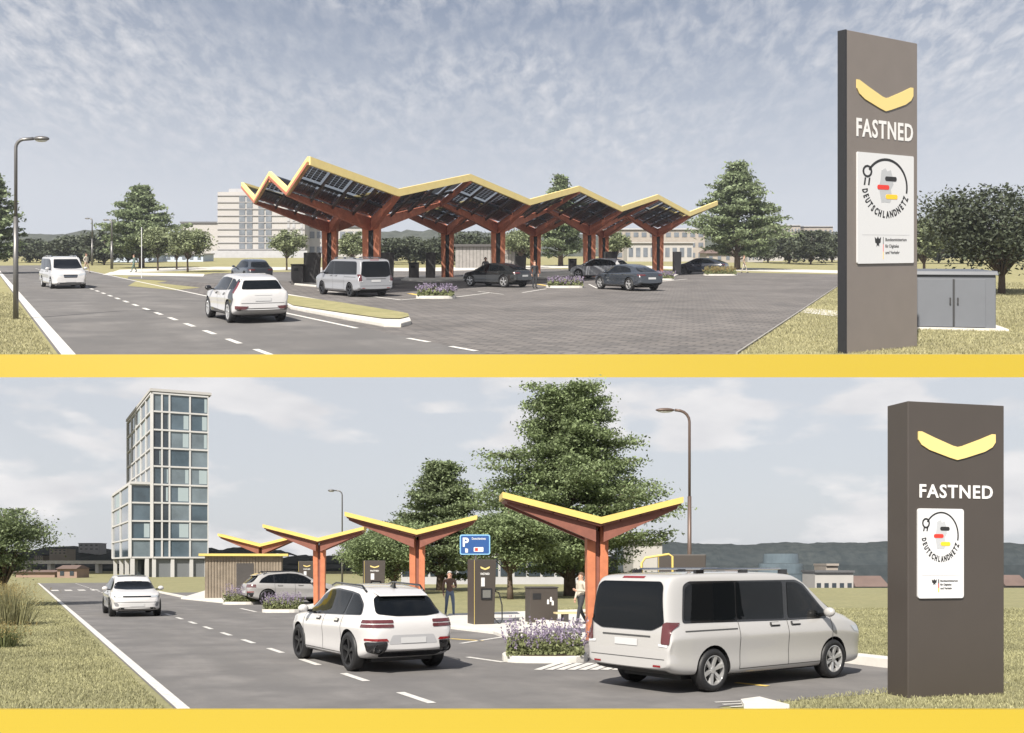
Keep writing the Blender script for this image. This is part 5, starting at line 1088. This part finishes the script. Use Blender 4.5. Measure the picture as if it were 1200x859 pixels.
# ------------------------------------------------------------------ people
def person(place, label, x, y, face_, top, legs, skin, hair, pose='stand', H=1.74, h=0, shoes=BLACK, group='people at the stations'):
    k = H/1.74; T = Thing(place, 'person', label, 'person', x, y, R(face_), group, h=h)     # faces local -y
    st = .0 if pose == 'stand' else .26
    J = dict(pel=(0, 0, .95), wai=(0, -.01, 1.10), che=(0, 0, 1.30), nec=(0, .0, 1.47), hea=(0, -.015, 1.57), cro=(0, -.01, 1.70),
             lhi=(.10, 0, .90), lkn=(.11, -.03-st*.5, .50), lan=(.11, .03-st, .09), lto=(.12, -.15-st, .035), rhi=(-.10, 0, .90), rkn=(-.11, -.03+st*.35, .50), ran=(-.11, .03+st, .10), rto=(-.12, -.14+st, .035),
             lsh=(.19, 0, 1.41), lel=(.25, .03, 1.14), lwr=(.24, -.06, .90), lha=(.23, -.08, .81), rsh=(-.19, 0, 1.41), rel=(-.26, .03, 1.14), rwr=(-.25, -.06, .90), rha=(-.24, -.08, .81))
    if pose in ('hold', 'phone'): J.update(lwr=(.15, -.25, 1.16), lha=(.08, -.29, 1.18))
    if pose == 'walk': J.update(lwr=(.26, .12, .92), lha=(.26, .12, .84), rwr=(-.26, -.16, .94), rha=(-.26, -.19, .86))
    rad = dict(pel=.135, wai=.125, che=.150, nec=.058, hea=.088, cro=.075, lhi=.095, lkn=.062, lan=.045, lto=.04, lsh=.070, lel=.048, lwr=.034, lha=.036)
    nm = list(J); idx = {n: i for i, n in enumerate(nm)}
    B = [('pel', 'wai', 't'), ('wai', 'che', 't'), ('che', 'nec', 't'), ('nec', 'hea', 's'), ('hea', 'cro', 's')]
    for s in 'lr': B += [('pel', s+'hi', 'l'), (s+'hi', s+'kn', 'l'), (s+'kn', s+'an', 'l'), (s+'an', s+'to', 'f'), ('che', s+'sh', 't'), (s+'sh', s+'el', 't'), (s+'el', s+'wr', 't'), (s+'wr', s+'ha', 's')]
    def pre(o):
        m = o.modifiers.new('k', 'SKIN'); m.use_smooth_shade = True; m.branch_smoothing = .4
        for i, n in enumerate(nm):
            r = rad.get(n) or rad['l'+n[1:]]; sv = o.data.skin_vertices[0].data[i]; sv.radius = (r, r*.78 if n in ('pel', 'wai', 'che') else r); sv.use_root = (n == 'pel')
        q = o.modifiers.new('u', 'SUBSURF'); q.levels = 2 if place is ST else 1; q.render_levels = q.levels
    def mk(o):
        pass
    me = bpy.data.meshes.new('p'); me.from_pydata([tuple(c*k for c in J[n]) for n in nm], [(idx[a], idx[b]) for a, b, _ in B], []); o = bpy.data.objects.new('p', me); COL.objects.link(o)
    o.modifiers.new('k', 'SKIN'); o.modifiers.remove(o.modifiers[0])
    bm = bmesh.new(); bm.from_mesh(me); bm.verts.layers.skin.verify(); bm.to_mesh(me); bm.free(); pre(o)
    dg = bpy.context.evaluated_depsgraph_get(); dg.update(); ev = o.evaluated_get(dg); em = ev.to_mesh(); b = M(); b.v = [tuple(p.co) for p in em.vertices]; b.f = [tuple(p.vertices) for p in em.polygons]; ev.to_mesh_clear(); bpy.data.objects.remove(o)
    body = T.part('body', b, skin, smooth=True); body.data.materials.append(top); body.data.materials.append(legs); body.data.materials.append(shoes)
    def near(c):
        best = (9, 's')
        for a, e, kd in B:
            A, E = Vector(J[a])*k, Vector(J[e])*k; t = max(0, min(1, (c-A).dot(E-A)/(E-A).length_squared)); d = (c-A-(E-A)*t).length
            if d < best[0]: best = (d, kd)
        return best[1]
    for p, f in zip(body.data.polygons, b.f):
        c = sum((Vector(b.v[i]) for i in f), Vector())/len(f); kd = near(c); p.material_index = dict(s=0, t=1, l=2, f=3)[kd] if not (kd == 't' and c.z < .98*k and abs(c.x) < .16*k) else 2
    hm = M().ball((0, .012*k, 1.655*k), (.098*k, .108*k, .105*k), 14, 8); hm.f = [f for f in hm.f if sum(hm.v[i][1] for i in f)/4 > -.045*k or sum(hm.v[i][2] for i in f)/4 > 1.70*k]; T.part('hair', hm, hair, smooth=True)
    fc = M().ball((0, -.105*k, 1.60*k), (.016*k, .024*k, .026*k), 8, 6); T.part('nose', fc, skin, smooth=True)
    for s in (-1, 1): T.part('ear', M().ball((s*.088*k, .0, 1.61*k), (.014*k, .024*k, .034*k), 8, 6), skin, smooth=True); T.part('eye', M().ball((s*.034*k, -.092*k, 1.632*k), (.014*k, .010*k, .009*k), 8, 6), BLACK)
    T.part('mouth', M().box(-.026*k, .026*k, -.098*k, -.088*k, 1.553*k, 1.563*k), mat('lip', (.30, .10, .08), .5))
    for s, hn, wn_ in ((1, 'lha', 'lwr'), (-1, 'rha', 'rwr')):               # fingers and thumb on each palm
        A, E = Vector(J[wn_])*k, Vector(J[hn])*k; d = (E-A).normalized(); sd_ = Vector((0, 1, 0)) if abs(d.z) > .6 else Vector((0, 0, 1)); m = M()
        for q in range(4): b0 = E+sd_*(.030-.019*q)*k; m.tube([b0, b0+d*.045*k, b0+d*(.085-.008*abs(q-1.3))*k+Vector((-s*.014*k, 0, 0))], [.009*k, .0085*k, .006*k], 6)
        b0 = A+d*.03*k-sd_*.03*k; m.tube([b0, b0+d*.035*k-sd_*.022*k, b0+d*.06*k-sd_*.026*k], [.010*k, .009*k, .007*k], 6); T.part('fingers', m, skin, body, smooth=True)
    return T
SK = mat('skin', (.46, .27, .19), .55); HB = mat('brown_hair', (.09, .055, .035), .7); HG = mat('grey_hair', (.38, .36, .34), .7); BRN = mat('brown_knit', (.13, .082, .062), .85, var=.1, vs_=20); JEAN = mat('blue_denim', (.12, .16, .23), .8); CRM = mat('cream_cloth', (.46, .42, .35), .85); DKC = mat('dark_cloth', (.03, .032, .036), .85); PKC = mat('salmon_cloth', (.42, .22, .17), .85); GRN = mat('green_cloth', (.10, .15, .13), .85); TAN = mat('tan_cloth', (.36, .27, .2), .85)
x, y = ST.g(527, 723); person(ST, 'person in brown jumper and blue jeans beside the tall charger', x, y, 14, BRN, JEAN, SK, HG, 'hold', h=.0, shoes=CRM)
x, y = ST.g(281, 697.5); person(ST, 'person in salmon top and jeans in front of the slatted kiosk', x, y, 20, PKC, JEAN, SK, HB, 'hold', h=.08)
x, y = ST.g(681, 737); person(ST, 'person in cream top and dark trousers half behind the nearest column', x, y, -60, CRM, DKC, SK, HB, 'hold', h=.1, H=1.66)
x, y = HI.g(626.5, 338); person(HI, 'person in black standing behind the black coupe', x, y, 30, DKC, DKC, SK, HB, 'stand', H=1.66)
x, y = HI.g(569, 330); person(HI, 'person in grey seen over the roof of the black coupe', x, y, 20, mat('grey_cloth', (.12, .12, .125), .85), DKC, SK, HB, 'stand', H=1.75)
x, y = HI.g(872, 320); person(HI, 'person in pale tan clothes right of the layered tree', x, y, 60, TAN, CRM, SK, HB, 'walk', H=1.72)
x, y = HI.g(101, 320); person(HI, 'person in white top and tan trousers walking on the far crossing', x, y, 70, CRM, TAN, SK, HB, 'walk', H=1.9)
x, y = HI.g(157, 319); person(HI, 'person in green walking on the far pavement', x, y, -60, GRN, GRN, SK, HB, 'walk', H=1.75)

# ------------------------------------------------------------------ the day's haze
hz = M().box(-1750, 1750, -30, 2420, -3, 900); o = raw('haze', hz.v, hz.f, mat('haze_air', (1, 1, 1)))
hm_ = o.data.materials[0]; t = hm_.node_tree; t.nodes.clear(); mo = t.nodes.new('ShaderNodeOutputMaterial'); pv = t.nodes.new('ShaderNodeVolumePrincipled')
pv.inputs['Color'].default_value = (.86, .90, 1, 1); pv.inputs['Density'].default_value = 0.45e-4; pv.inputs['Anisotropy'].default_value = 0
t.links.new(pv.outputs[0], mo.inputs['Volume']); o['kind'] = 'stuff'; o['label'] = 'thin pale haze over the far hills and houses'; o['category'] = 'haze'
